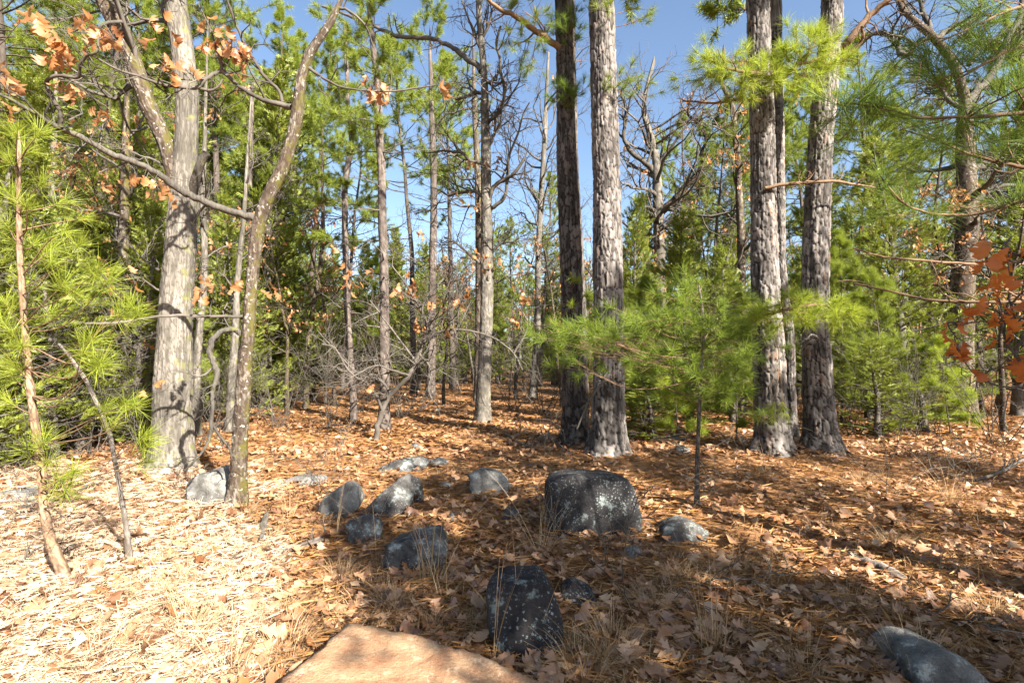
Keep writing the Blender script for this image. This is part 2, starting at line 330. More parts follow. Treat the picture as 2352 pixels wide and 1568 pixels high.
def spray_shape(seed, n=15, wd=.05):            # flat feathery cedar spray along +z, one unit long
    g = np.random.default_rng(seed); V = []; F = []
    for k in range(n):
        s = k / n; a = (1 if k % 2 else -1) * R(g.uniform(25, 50)); l = (.5 - .3 * s) * g.uniform(.7, 1.2)
        p0 = np.array([0, 0, s * .8]); d = np.array([math.sin(a), g.normal() * .35, math.cos(a)]); d = unit(d)
        side = unit(np.cross(d, [0, 1, .3 * g.normal()])); b = len(V)
        V += [p0 - side * wd * .6, p0 + side * wd, p0 + d * l]; F.append((b, b + 1, b + 2))
    b = len(V); V += [[-wd * .6, 0, 0], [wd * .6, 0, 0], [0, .05, 1.05]]; F.append((b, b + 1, b + 2))
    return np.array(V, float), np.array(F)
def leaf_low(seed):                             # six lobes round a curled middle, for leaves farther off
    g = np.random.default_rng(seed); a = np.linspace(0, 2 * math.pi, 7, endpoint=False); r = g.uniform(.22, .36, 7); r[0] = .55; r[3] = .5
    v = np.stack([r * np.cos(a), r * .8 * np.sin(a), g.normal(size=7) * .09], -1); v = np.vstack([[[0, 0, .05]], v])
    return v, np.array([(0, k + 1, (k + 1) % 7 + 1) for k in range(7)])
LEAF = [leaf_shape(s) for s in range(8)]; LEAFLO = [leaf_low(20 + s) for s in range(6)]; LEAFH = [leaf_shape(100 + s) for s in range(6)]
TUFT_N = [tuft_shape(s, 80, .0075, 1, 2, 10, 78) for s in range(3)]
TUFT_L = [tuft_shape(70 + s, 48, .006, 1, 2, 8, 62, .12, .9) for s in range(3)]
TUFT_M = [tuft_shape(10 + s, 62, .014, 1, 1, 8, 85) for s in range(4)]
TUFT_C = [tuft_shape(40 + s, 16, .05, 1, 1, 10, 100) for s in range(3)]
TUFT_F = [tuft_shape(20 + s, 34, .026, 1, 1, 10, 100) for s in range(4)]
SPRAY = [spray_shape(s) for s in range(4)]; SPRAYF = [spray_shape(9 + s, 8, .085) for s in range(3)]
def put(mb, shapes, pos, dirs, sc, rng, mats=None):
    pos = np.asarray(pos, float).reshape(-1, 3)
    if not len(pos): return
    mats = aim(np.asarray(dirs, float).reshape(-1, 3), rng) if mats is None else mats
    sc = np.broadcast_to(np.asarray(sc, float), (len(pos),)); w = rng.integers(0, len(shapes), len(pos))
    for k, (v, f) in enumerate(shapes):
        s = w == k
        if s.any(): scatter(mb, v, f, mats[s], pos[s], sc[s])
def put_leaves(mb, pos, sc, rng, shapes=LEAFH):  # leaves hanging from a stem
    n = len(pos); d = unit(np.stack([rng.normal(size=n) * .6, rng.normal(size=n) * .6, -1 + rng.normal(size=n) * .4], -1))
    a = rng.normal(size=(n, 3)); y = unit(np.cross(a, d)); z = np.cross(d, y)
    put(mb, shapes, pos, None, sc, rng, mats=np.stack([d, y, z], -1))
# ------------------------------------------------------------------ growth
def wander(p, d, L, r0, r1, k, kink, rng, up=.0):
    p = np.array(p, float); d = unit(d); pts = [np.append(p, r0)]; s = L / (k - 1)
    for i in range(1, k):
        d = unit(d + rng.normal(size=3) * kink + np.array([0, 0, up])); p = p + d * s
        pts.append(np.append(p, r0 + (r1 - r0) * i / (k - 1)))
    return np.array(pts)
def side_dir(t, ang, rng):
    a = unit(np.cross(t, rng.normal(size=3))); return unit(t * math.cos(ang) + a * math.sin(ang))
def grow(out, line, lvl, L, rng, n, kink=.28, up=.03, rmin=.0016, tips=None, spread=(30, 65), tmin=.25, k=6, shrink=.62):
    """side shoots off a branch line, twigs off those, and so on"""
    for i in range(n[0]):
        t = rng.uniform(tmin, 1); q = t * (len(line) - 1); j = min(int(q), len(line) - 2); f = q - j
        p = line[j] * (1 - f) + line[j + 1] * f; tan = unit(line[j + 1][:3] - line[j][:3])
        l = L * rng.uniform(.55, 1.15) * (1.15 - .55 * t); r = max(p[3] * .62, rmin)
        r = min(r, l * .035 + rmin)
        c = wander(p[:3], side_dir(tan, R(rng.uniform(*spread)), rng), l, r, max(r * .35, rmin), k, kink, rng, up)
        out.append(c)
        if tips is not None and (len(n) == 1): tips.append((c[-1][:3], c[-1][:3] - c[-2][:3], c[-2][:3], c[-3][:3]))
        if len(n) > 1: grow(out, c, lvl + 1, l * shrink, rng, n[1:], kink, up, rmin, tips, spread, .2, max(k - 1, 4), shrink)
def at(line, t):
    q = t * (len(line) - 1); j = min(int(q), len(line) - 2); f = q - j
    return line[j] * (1 - f) + line[j + 1] * f, unit(line[j + 1][:3] - line[j][:3])
# ------------------------------------------------------------------ barked trunk
def bark(mb, line, sides, row, zfine, cw, chh, amp, seed, flare=.3, jag=1.0, rootn=4, fl=.16):
    """skin a trunk line with bark plates: each plate stands proud by its own amount, cracks sink in"""
    L = catmull(line, 24); seg = np.linalg.norm(np.diff(L[:, :3], axis=0), axis=1); s = np.concatenate([[0], np.cumsum(seg)])
    zf = np.interp(zfine, L[:, 2], s) if L[-1, 2] > zfine else s[-1]
    q = np.concatenate([np.arange(0, zf, row), np.arange(zf, s[-1], row * 9), [s[-1]]])
    P = np.stack([np.interp(q, s, L[:, k]) for k in range(4)], -1)
    t = unit(np.gradient(P[:, :3], axis=0)); b = unit(np.cross(t, [[0, 1., 0]])); n = np.cross(t, b) * -1
    an = np.linspace(0, 2 * math.pi, sides, endpoint=False)
    A, Q = np.meshgrid(an, q); r = P[:, 3][:, None]
    r0 = float(np.median(P[:, 3])); nc = max(3, round(2 * math.pi * r0 / cw))
    U = A / (2 * math.pi) * nc; W = Q / chh
    ca, sa = np.cos(A) * 2.2, np.sin(A) * 2.2
    wu = .35 * vn(ca * 3, sa * 3, Q / chh * 1.4, seed) + .2 * vn(ca * 7, sa * 7, Q / chh * 3, seed + 1)
    U2, W2 = U + wu * jag, W + .4 * vn(ca * 2, sa * 2, Q / chh, seed + 2)
    iu, iw = np.floor(U2), np.floor(W2); f1 = np.full(U.shape, 9.); f2 = np.full(U.shape, 9.); cell = np.zeros(U.shape)
    for du in (-1, 0, 1):
        for dw in (-1, 0, 1):
            cu, cv = iu + du, iw + dw; cm = np.mod(cu, nc)
            px, py = cu + .15 + .7 * _h(cm, cv, cm * 0, seed + 5), cv + .1 + .8 * _h(cm, cv, cm * 0, seed + 6)
            d = np.hypot(U2 - px, W2 - py); new = d < f1
            f2 = np.where(new, f1, np.minimum(f2, d)); cell = np.where(new, _h(cm, cv, cm * 0, seed + 7), cell); f1 = np.minimum(f1, d)
    edge = np.clip((f2 - f1) / .2, 0, 1); edge = edge * edge * (3 - 2 * edge)
    sm = np.minimum(r / r0, 1.2)
    disp = amp * sm * (edge - .6) + amp * 1.1 * (cell - .5) * edge * sm + amp * .5 * vn(ca * 9, sa * 9, Q / chh * 3, seed + 9) * sm - amp * .9 * np.clip(1 - np.abs(vn(ca * 5, sa * 5, Q * 1.6, seed + 10)) * 4, 0, 1) * sm
    fz = np.exp(-Q / fl); lob = 1 + .5 * np.cos(A * rootn + seed) + .3 * np.cos(A * (rootn + 2) + 2 * seed)
    rr = r * (1 + flare * fz * lob) + disp + r * .05 * vn(ca * .6, sa * .6, Q * 1.1, seed + 12)
    V = P[:, None, :3] + rr[..., None] * (np.cos(A)[..., None] * b[:, None] + np.sin(A)[..., None] * n[:, None])
    m = len(q); base = (np.arange(m - 1) * sides)[:, None]; k = np.arange(sides)[None]; k1 = (k + 1) % sides
    qd = np.stack([base + k, base + k1, base + sides + k1, base + sides + k], -1)
    mb.add(V, q=qd, plate=cell, groove=np.clip(1 - edge + .7 * np.clip(1 - np.abs(vn(ca * 5, sa * 5, Q * 1.6, seed + 10)) * 5, 0, 1), 0, 1))
    return P
def pxline(pts, D, top=None, lean=0.0, sink=.08):
    """trunk line from photo points (u, v, width in px), standing D metres ahead; continued upwards to height top"""
    out = []
    for k, p in enumerate(pts):
        d = p[3] if len(p) > 3 else D + lean * k
        w = PX(p[0], p[1], d); out.append([*w, .5 * p[2] * d / FPX])
    out = np.array(out)
    if sink:
        g = float(hz(out[0, 0], out[0, 1])); out[0, 2] = g - sink
    if top:
        a, b = out[-2], out[-1]; d = unit(b[:3] - a[:3]) * .5 + np.array([0, 0, .5]); h = top - b[2]; m = 4
        for k in range(1, m + 1):
            f = k / m; out = np.vstack([out, [*(b[:3] + d * h * f / d[2]), b[3] * (1 - .8 * f)]])
    return out
def tree(name, label, cat, base, group=None):
    return thing(name, label, cat, tuple(float(x) for x in base), group)
def part(root, name, mb, mat, smooth=True, **kw):
    if not mb.n: return None
    o = link(name, mb.data(name, mat, np.array(root.location), smooth), root)
    return tag(o, **kw) if kw else o
print('toolkit', round(time.time() - T0, 1))
# ------------------------------------------------------------------ kinds of tree, built once at the origin and copied
def rngs(s): return np.random.default_rng(s)
def foliage_bough(tw, tuftpos, tuftdir, start, d, L, r, rng, nsub=6, per=4, up=.05, tip_from=.35, kink=.12):
    """a pine bough: stem, side twigs, and where the needle tufts sit"""
    stem = wander(start, d, L, r, r * .25, 8, kink, rng, up); tw.append(stem)
    lines = [stem]
    for i in range(nsub):
        p, t = at(stem, rng.uniform(tip_from, .97)); l = L * rng.uniform(.18, .38)
        s = wander(p[:3], side_dir(t, R(rng.uniform(30, 60)), rng), l, p[3] * .6, .002, 5, kink, rng, up + .05); tw.append(s); lines.append(s)
    for s in lines:
        for k in range(per):
            p, t = at(s, 1 - .75 * (k / per) ** 1.2 * rng.uniform(.7, 1.1)); tuftpos.append(p[:3]); tuftdir.append(t + rng.normal(size=3) * .35 + np.array([0, 0, .25]))
def pine_template(seed, H, crown0=.45, rad=2.0, nb=43, tuft=.17, shapes=TUFT_F, r0=None, col='needle', stub=14, per=5, nsub=7):
    g = rngs(seed); r0 = r0 or H * .0088
    base = tree('pine_tree', 'pine', 'pine', (0, 0, 0)); tk = wander((0, 0, -.1), (0, 0, 1), H, r0, r0 * .15, 14, .035, g, .12); tk[0, 3] *= 1.35
    mb = MB(); tubes(mb, [catmull(tk, 3)], 9); tw, tp, td = [], [], []
    for i in range(stub):
        p, t = at(tk, g.uniform(.12, crown0 + .1)); a = g.uniform(0, 6.28); L_ = g.uniform(.3, 1.3) * rad * .5
        s = wander(p[:3], (math.cos(a), math.sin(a), g.uniform(-.2, .4)), L_, p[3] * .16 + .004, .003, 6, .15, g); tw.append(s); grow(tw, s, 0, L_ * .4, g, (3,), .2, 0, .0025)
    for i in range(nb):
        f = crown0 + (1 - crown0) * (i / nb) ** .9; p, t = at(tk, min(f, .985)); a = g.uniform(0, 6.28); q = (f - crown0) / (1 - crown0)
        L_ = rad * (math.sin(math.pi * min(q * .8 + .25, 1)) ** .7) * g.uniform(.6, 1.15)
        foliage_bough(tw, tp, td, p[:3], (math.cos(a), math.sin(a), .1 + .6 * q), L_, p[3] * .35 + .004, g, nsub, per)
    tubes(mb, tw, 3); part(base, 'trunk', mb, M['slimpine'])
    cr = MB(); put(cr, shapes, np.array(tp), np.array(td), g.uniform(.8, 1.2, len(tp)) * tuft, g); part(base, 'crown', cr, M[col], False)
    return base
def cedar_template(seed, H, rad, nb=110, spray=.16, shapes=SPRAY, z0=.06, per=26, gap=.0, dead=12, col='cedar', p_=.8):
    g = rngs(seed); base = tree('cedar_tree', 'cedar', 'cedar', (0, 0, 0)); tk = wander((0, 0, -.1), (0, 0, 1), H, H * .016 + .01, .006, 12, .04, g, .12)
    mb = MB(); tubes(mb, [catmull(tk, 3)], 7); tw, P, Dd, Sc = [], [], [], []
    for i in range(dead):
        p, t = at(tk, g.uniform(.05, .45)); a = g.uniform(0, 6.28); L_ = rad * g.uniform(.5, 1)
        s = wander(p[:3], (math.cos(a), math.sin(a), g.uniform(-.1, .3)), L_, .011, .003, 6, .12, g); tw.append(s); grow(tw, s, 0, L_ * .4, g, (4, 2), .2, 0, .002)
    for i in range(nb):
        f = z0 + (1 - z0) * (i + g.uniform()) / nb; p, t = at(tk, min(f, .99)); a = g.uniform(0, 6.28)
        L_ = rad * ((1 - f) ** p_ * .95 + .08) * g.uniform(.55, 1.12) * (1 + .25 * math.sin(3 * a + seed + 4 * f))
        if g.uniform() < gap: continue
        s = wander(p[:3], (math.cos(a), math.sin(a), .15 + .5 * f), L_, p[3] * .3 + .003, .003, 6, .1, g, .05); tw.append(s)
        n = int(per * (.4 + L_ / rad)); ts = g.uniform(.25, 1.02, n); dr = unit(s[-1][:3] - s[0][:3]); sd = unit(np.cross(dr, [0, 0, 1]))
        for t_ in ts:
            p, t = at(s, min(t_, .999)); o = g.normal() * .22 * L_ * (1.15 - t_) + g.normal() * .05; P.append(p[:3] + sd * o + g.normal(size=3) * .045)
            Dd.append(dr * .8 + sd * np.sign(o) * .6 + np.array([0, 0, g.uniform(-.1, .7)]) + g.normal(size=3) * .3); Sc.append(g.uniform(.7, 1.3))
    tubes(mb, tw, 3); part(base, 'trunk', mb, M['twig'])
    cr = MB(); put(cr, shapes, np.array(P), np.array(Dd), np.array(Sc) * spray, g); part(base, 'crown', cr, M[col], False)
    return base
def oak_template(seed, H, nl=9, leaves=60, r0=None, mat='twig', n=(5, 4, 3), fork=.3, kink=.26, Lf=.42, lv=.12):
    g = rngs(seed); r0 = r0 or H * .010; base = tree('oak_tree', 'oak', 'oak', (0, 0, 0))
    tk = wander((0, 0, -.1), (0, 0, 1), H * .82, r0, r0 * .3, 12, .09, g, .12); tk[0, 3] *= 1.3
    mb = MB(); tubes(mb, [catmull(tk, 3)], 8); tw, tips = [], []
    for i in range(nl):
        f = fork + (1 - fork) * (i + .5) / nl; p, t = at(tk, f); a = i * 2.4 + g.uniform(-.5, .5); L_ = H * Lf * (1.1 - .5 * f) * g.uniform(.7, 1.15)
        s = wander(p[:3], (math.cos(a), math.sin(a), g.uniform(.3, 1.1)), L_, p[3] * .55, .012, 9, kink, g, .07); tw.append(s)
        grow(tw, s, 0, L_ * .48, g, n, kink + .04, .05, .0035, tips)
    tubes(mb, tw, 3); part(base, 'trunk', mb, M[mat])
    if leaves and tips:
        k = g.choice(len(tips), min(leaves, len(tips)), replace=False); P = np.array([tips[q][0] for q in k]); P = np.repeat(P, 4, 0) + g.normal(size=(len(k) * 4, 3)) * .05
        lf = MB(); put_leaves(lf, P, g.uniform(.7, 1.2, len(P)) * lv, g, [leaf_shape(120 + q, False) for q in range(4)]); part(base, 'crown', lf, M['hang'], False)
    return base
def shrub_template(seed, H, n=9, r=.008, mat='twig'):
    g = rngs(seed); base = tree('bare_shrub', 'shrub', 'shrub', (0, 0, 0)); tw = []
    for i in range(n):
        a = g.uniform(0, 6.28); s = wander((g.normal() * .05, g.normal() * .05, -.03), (math.cos(a) * .5, math.sin(a) * .5, 1), H * g.uniform(.5, 1.1), r, .003, 8, .16, g, .03); tw.append(s)
        grow(tw, s, 0, H * .4, g, (6, 3), .25, .03, .0022)
    part(base, 'stem', tubes(MB(), tw, 3), M[mat]); return base
PINES = [pine_template(1, 13, .42, 2.3), pine_template(2, 15, .5, 2.1), pine_template(3, 11, .34, 2.0), pine_template(4, 14, .55, 2.6)]
YOUNG = [pine_template(11, 3.2, .12, .9, 34, .15, TUFT_M, .022, 'needle', 4, 4, 4), pine_template(12, 4.6, .15, 1.1, 42, .16, TUFT_M, .03, 'needle', 6, 4, 4), pine_template(13, 1.7, .15, .5, 20, .14, TUFT_M, .013, 'needle_near', 0, 4, 3)]
CEDARS = [cedar_template(1, 6.5, 1.5, 120, .17, per=30), cedar_template(2, 5.0, 1.3, 100, .16, per=28), cedar_template(3, 8.5, 1.7, 130, .2, SPRAYF, per=40), cedar_template(4, 3.0, .9, 60, .13, per=24)]
OAKS = [oak_template(1, 11, 10, 20), oak_template(2, 9.5, 9, 70, mat='mossbark'), oak_template(3, 12.5, 10, 0, n=(5, 4, 2)), oak_template(4, 8, 8, 90, mat='mossbark')]
SHRUBS = [shrub_template(1, 1.5), shrub_template(2, 2.3), shrub_template(3, 1.0, 7, .005)]
USED = set()
def place(tp, x, y, rz, sc, label, group=None, name=None, cat=None, z=None):
    z = float(hz(x, y)) if z is None else z
    if tp.as_pointer() not in USED:
        USED.add(tp.as_pointer()); tp.location = (x, y, z); tp.rotation_euler = (0, 0, rz); tp.scale = sc if hasattr(sc, '__len__') else (sc,) * 3
        tp['label'] = label
        if group: tp['group'] = group
        o = tp
    else: o = dup(tp, (x, y, z), rz, sc, label, group)
    if cat: o['category'] = cat
    if not group and 'group' in o: del o['group']
    if name: o.name = name
    return o
print('templates', round(time.time() - T0, 1))
# ------------------------------------------------------------------ the big trees in view
def limb(root, pts, name='branch', mat='twig', sides=6, n=(5, 3), L=.5, rng=None, kink=.28, rmin=.0016, join=None, seed=0, tips=None, up=.03, twsides=3, k=5, spread=(30, 65), tmin=.15, wob=.5):
    """one branch traced through photo points (u, v, width px, metres ahead), with its twigs"""
    g = rng or rngs(seed); A = np.array([[*PX(p[0], p[1], p[3]), .5 * p[2] * p[3] / FPX] for p in pts])
    if join is not None: A = np.vstack([join, A])
    A = catmull(A, 4); A[1:-1, :3] += g.normal(size=(len(A) - 2, 3)) * A[1:-1, 3:4] * .35 * wob
    tw = []
    if n: grow(tw, A, 0, L, g, n, kink, up, rmin, tips, k=k, spread=spread, tmin=tmin)
    mb = tubes(MB(), [A], sides); tubes(mb, tw, twsides)
    part(root, name, mb, M[mat]); return A, tw
def hang(root, spots, rng, size=.10, n=5, mat='hang', near=None, twig='twig', spread=.05, shapes=None):
    """brown leaves: each leaf of a cluster is its own part; a twig ties the cluster to the nearest wood"""
    k = 0
    shapes = HD_HANG
    for u, v, d in spots:
        c = PX(u, v, d)
        if near is not None:
            q = near[np.argmin(np.linalg.norm(near[:, :3] - c, axis=1))][:3]; m = (q + c) / 2 + np.array([0, 0, .06]) + rng.normal(size=3) * .02
            if np.linalg.norm(q - c) > .03: TW.append((root, catmull(np.array([[*q, .004], [*m, .003], [*c, .0018]]), 3)))
        for j in range(n):
            o = link('leaf', shapes[(k + j) % len(shapes)][mat], root); o.location = tuple(c + rng.normal(size=3) * spread - np.array(root.location))
            dd = unit(np.array([rng.normal() * .6, rng.normal() * .6, -1])); a = unit(np.cross(rng.normal(size=3), dd)); b = np.cross(dd, a)
            from mathutils import Matrix
            mt = Matrix(((dd[0], a[0], b[0]), (dd[1], a[1], b[1]), (dd[2], a[2], b[2]))); o.rotation_euler = mt.to_euler(); o.scale = (size * rng.uniform(.75, 1.2),) * 3
        k += 3
TW = []
HD_HANG = [{kk: MB().add(v, t=f).data('leaf', M[kk], smooth=True) for kk in ('hang', 'redleaf')} for v, f in LEAFH]
def flush_twigs():
    by = {}
    for r, l in TW: by.setdefault(r.name, (r, []))[1].append(l)
    for r, ls in by.values():
        for l in ls: part(r, 'twig', tubes(MB(), [l], 4), M['twig'])
    TW.clear()
# --- left forked oak
D1 = float(GD(392, 1078)[1])
l1 = pxline([(392, 1078, 100), (397, 1000, 82), (399, 900, 79), (401, 800, 73), (404, 700, 68), (412, 600, 64), (419, 500, 60), (424, 400, 52), (429, 300, 46), (428, 200, 46), (417, 100, 46), (404, 10, 46), (396, -80, 42)], D1, 9.5)
oak1 = tree('oak_tree', 'large grey oak whose trunk forks in two, beside the thin leaning tree', 'oak', l1[0, :3])
mb = MB(); bark(mb, l1, 110, .02, 5.6, .022, .13, .0055, 11, .28, 1.4, 3); part(oak1, 'trunk', mb, M['oakbark'])
l1b = np.array([[*PX(u, v, D1 - .02 * k), .5 * ww * D1 / FPX] for k, (u, v, ww) in enumerate([(420, 500, 34), (408, 430, 34), (383, 340, 32), (358, 280, 33), (338, 235, 34), (318, 175, 35), (296, 115, 37), (268, 50, 40), (238, -10, 40), (215, -80, 34), (180, -200, 26), (160, -330, 14)])])
mb = MB(); bark(mb, l1b, 56, .02, 5.8, .03, .09, .006, 12, 0, 1.2); part(oak1, 'limb', mb, M['mossbark'], label='leaning dark mossy left fork of the trunk')
g = rngs(31); tw = []
for ln in (l1[8:], l1b[3:]): grow(tw, catmull(ln, 4), 0, 1.5, g, (9, 6, 3), .3, .03, .003)
for (u, v, du, dv) in ((262, 20, -200, -10), (292, 95, 40, 60), (375, 380, -90, -60), (445, 520, 70, -160), (365, 620, -70, -60), (372, 670, -90, -30)):
    a = PX(u, v, D1); b = PX(u + du, v + dv, D1 - .3); s = wander(a, b - a, np.linalg.norm(b - a), .02, .005, 9, .2, g); tw.append(s); grow(tw, s, 0, .5, g, (7, 4), .3, .02, .0022)
part(oak1, 'crown', tubes(MB(), tw, 3), M['twig'])
w1 = np.vstack([x for x in tw]); 
stub = wander(PX(440, 445, D1), (.5, -.3, .6), .55, .06, .045, 6, .1, g); part(oak1, 'broken_limb', tubes(MB(), [stub], 8), M['oakbark'])
# --- thin leaning oak in front of it
D2 = float(GD(545, 1160)[1])
l2 = pxline([(543, 1162, 46), (547, 1100, 36), (550, 1035, 33), (554, 968, 33), (560, 900, 31), (563, 833, 30), (571, 760, 28), (575, 690, 27), (582, 613, 26), (591, 540, 29), (606, 480, 29), (628, 430, 28), (648, 390, 27), (664, 340, 26), (676, 300, 27), (685, 240, 27), (689, 200, 23), (697, 165, 22), (711, 125, 22), (732, 92, 19), (752, 62, 17), (770, 30, 14), (783, 0, 10), (800, -50, 6)], D2)
oak2 = tree('oak_tree', 'thin crooked oak with flaking mossy bark leaning right over the sunlit clearing', 'oak', l2[0, :3])
mb = MB(); bark(mb, l2, 48, .014, 9, .022, .06, .005, 21, .3, 1.3, 3); part(oak2, 'trunk', mb, M['mossbark'])
g = rngs(41); W2 = [l2]
def lb(pts, **k):
    a, t = limb(oak2, pts, rng=g, **k); W2.append(a); W2.extend(t); return a
lb([(597, 505, 20, D2), (555, 492, 17, D2 - .03), (506, 478, 17, D2 - .05), (460, 458, 16, D2 - .1), (418, 439, 16, D2 - .12), (382, 412, 15, D2 - .2), (348, 391, 14, D2 - .25), (310, 372, 14, D2 - .3), (268, 358, 14, D2 - .35), (215, 330, 13, D2 - .45), (162, 304, 12, D2 - .5), (135, 294, 12, D2 - .6), (91, 267, 10, D2 - .7), (45, 240, 8, D2 - .8), (-10, 212, 7, D2 - .9)], mat='oakbark', sides=9, n=(9, 4), L=.6, tmin=.35)
lb([(140, 292, 10, D2 - .6), (137, 255, 10, D2 - .65), (118, 220, 10, D2 - .7), (107, 193, 9, D2 - .7), (118, 178, 8, D2 - .75), (150, 174, 8, D2 - .75), (180, 178, 7, D2 - .75), (184, 150, 7, D2 - .8), (200, 128, 6, D2 - .85), (222, 120, 6, D2 - .9), (226, 86, 5, D2 - .9)], n=(7, 3), L=.4)
lb([(670, 247, 15, D2), (650, 241, 13, D2), (624, 236, 11, D2 - .05), (596, 226, 10, D2 - .1), (574, 214, 10, D2 - .1), (555, 203, 9, D2 - .12), (540, 192, 9, D2 - .15), (524, 174, 9, D2 - .2), (506, 165, 9, D2 - .2), (488, 172, 9, D2 - .25), (470, 184, 9, D2 - .3), (455, 202, 9, D2 - .3), (420, 201, 7, D2 - .4), (370, 194, 7, D2 - .5), (321, 176, 6, D2 - .6), (270, 160, 5, D2 - .7), (200, 120, 4, D2 - .9)], n=(14, 4, 2), L=.55)
lb([(650, 236, 9, D2), (640, 208, 8, D2), (607, 175, 8, D2 - .05), (586, 143, 7, D2 - .1), (567, 111, 7, D2 - .12), (552, 80, 6, D2 - .15), (540, 51, 6, D2 - .2), (520, -5, 5, D2 - .3)], n=(9, 4), L=.4)
lb([(508, 165, 8, D2 - .2), (509, 140, 7, D2 - .22), (495, 105, 5, D2 - .25), (480, 60, 4, D2 - .3), (455, 10, 3, D2 - .4)], n=(8, 3), L=.35)
lb([(456, 203, 8, D2 - .3), (485, 208, 6, D2 - .3), (503, 196, 5, D2 - .3), (512, 182, 4, D2 - .3)], n=(4, 2), L=.2)
lb([(700, 150, 9, D2), (728, 170, 7, D2), (757, 188, 6, D2), (786, 201, 5, D2 - .05), (840, 208, 4, D2 - .1), (905, 210, 4, D2 - .1), (1000, 196, 3, D2 - .1)], n=(9, 4), L=.4)
lb([(775, 18, 8, D2), (800, 25, 6, D2), (840, 60, 5, D2), (858, 110, 4, D2 + .1)], n=(5, 3), L=.3)
lb([(553, 768, 13, D2), (540, 757, 13, D2 - .03), (523, 757, 12, D2 - .1), (504, 764, 12, D2 - .15), (489, 779, 13, D2 - .2), (483, 797, 13, D2 - .22), (484, 818, 13, D2 - .22), (493, 838, 13, D2 - .22), (499, 860, 12, D2 - .24), (494, 880, 11, D2 - .25), (489, 900, 9, D2 - .25), (488, 935, 9, D2 - .25), (486, 968, 9, D2 - .25), (482, 1002, 8, D2 - .3), (470, 1030, 6, D2 - .35), (449, 1055, 5, D2 - .4), (425, 1080, 4, D2 - .4)], mat='oakbark', sides=8, n=(8, 3), L=.25, tmin=.4)
lb([(487, 970, 7, D2 - .25), (500, 993, 6, D2 - .25), (514, 1012, 6, D2 - .25), (527, 1030, 5, D2 - .25), (533, 1055, 3, D2 - .25)], n=(8, 3), L=.22)
lb([(486, 846, 6, D2 - .2), (470, 860, 6, D2 - .25), (455, 864, 5, D2 - .3), (440, 868, 4, D2 - .3)], n=(4, 2), L=.15)
lb([(568, 726, 8, D2), (530, 727, 7, D2 - .05), (470, 726, 7, D2 - .1), (420, 724, 7, D2 - .15), (371, 726, 7, D2 - .2), (325, 732, 6, D2 - .25), (287, 739, 7, D2 - .3), (245, 743, 7, D2 - .35), (199, 742, 5, D2 - .4)], n=(9, 3), L=.3)
w2 = np.vstack(W2)
hang(oak2, [(130, 85, D2 - .9), (105, 60, D2 - .9), (150, 110, D2 - .8), (128, 132, D2 - .8), (85, 28, D2 - .9), (205, 60, D2 - .8), (226, 78, D2 - .8), (245, 70, D2 - .7), (500, 70, D2 - .3), (520, 85, D2 - .3), (540, 105, D2 - .3), (485, 95, D2 - .3), (555, 135, D2 - .2), (375, 60, D2 - .5), (385, 140, D2 - .5), (250, 260, D2 - .5), (155, 200, D2 - .7), (25, 175, D2 - .8)], g, .125, 6, near=w2)
hang(oak2, [(845, 195, D2 - .1), (868, 198, D2 - .1), (856, 212, D2 - .1), (888, 196, D2 - .1)], g, .12, 3, near=w2, spread=.04)
hang(oak2, [(1012, 196, D2 - .1)], g, .14, 3, near=w2, spread=.02)
hang(oak2, [(300, 630, D2 - .2), (462, 672, D2 - .2), (470, 655, D2 - .2), (545, 640, D2 - .1), (492, 640, D2 - .2), (616, 655, D2), (352, 885, D2 - .5), (350, 420, D2 - .3), (330, 410, D2 - .3), (372, 445, D2 - .2), (240, 400, D2 - .3), (20, 245, D2 - .8)], g, .11, 3, near=w2)
flush_twigs()
# --- six pines that stand full height through the picture
def pine(pts, base_uv, label, top, sides, row, cw, chh, amp, seed, crown=None, D=None, zfine=6.8, flare=.45, name='pine_tree', bm='pinebark', rad=2.0, crown0=7.0, nb=24):
    D = D or float(GD(*base_uv)[1]); ln = pxline(pts, D, top, sink=.1)
    t = tree(name, label, 'pine', ln[0, :3])
    mb = MB(); P = bark(mb, ln, sides, row, zfine, cw, chh, amp, seed, flare); part(t, 'trunk', mb, M[bm])
    g = rngs(seed + 500); tw, tp, td = [], [], []; cl = catmull(ln, 6)
    for i in range(nb):                           # the crown above the picture: it shades the ground
        z = crown0 + (top - crown0 - .3) * i / nb; p = cl[np.argmin(np.abs(cl[:, 2] - z))]; a = g.uniform(0, 6.28); q = i / nb
        L_ = rad * (math.sin(math.pi * min(q * .8 + .25, 1)) ** .7) * g.uniform(.6, 1.15); foliage_bough(tw, tp, td, p[:3], (math.cos(a), math.sin(a), .1 + .5 * q), L_, .03, g, 7, 5)
    cr = MB(); put(cr, TUFT_C, np.array(tp), np.array(td), g.uniform(.8, 1.2, len(tp)) * .17, g); part(t, 'crown', cr, M['needle'], False)
    part(t, 'bough', tubes(MB(), tw, 3), M['pinetwig'])
    return t, ln, D
pA, lA, DA = pine([(1322, 1022, 66), (1322, 960, 60), (1321, 900, 58), (1319, 800, 55), (1317, 700, 54), (1313, 600, 53), (1309, 500, 51), (1305, 400, 49), (1302, 300, 47), (1301, 200, 45), (1299, 100, 44), (1297, 0, 44), (1295, -100, 42)], (1322, 1012), 'dark shaded pine trunk standing just behind the left side of its paler twin', 13, 74, .018, .047, .17, .0145, 61, bm='darkbark')
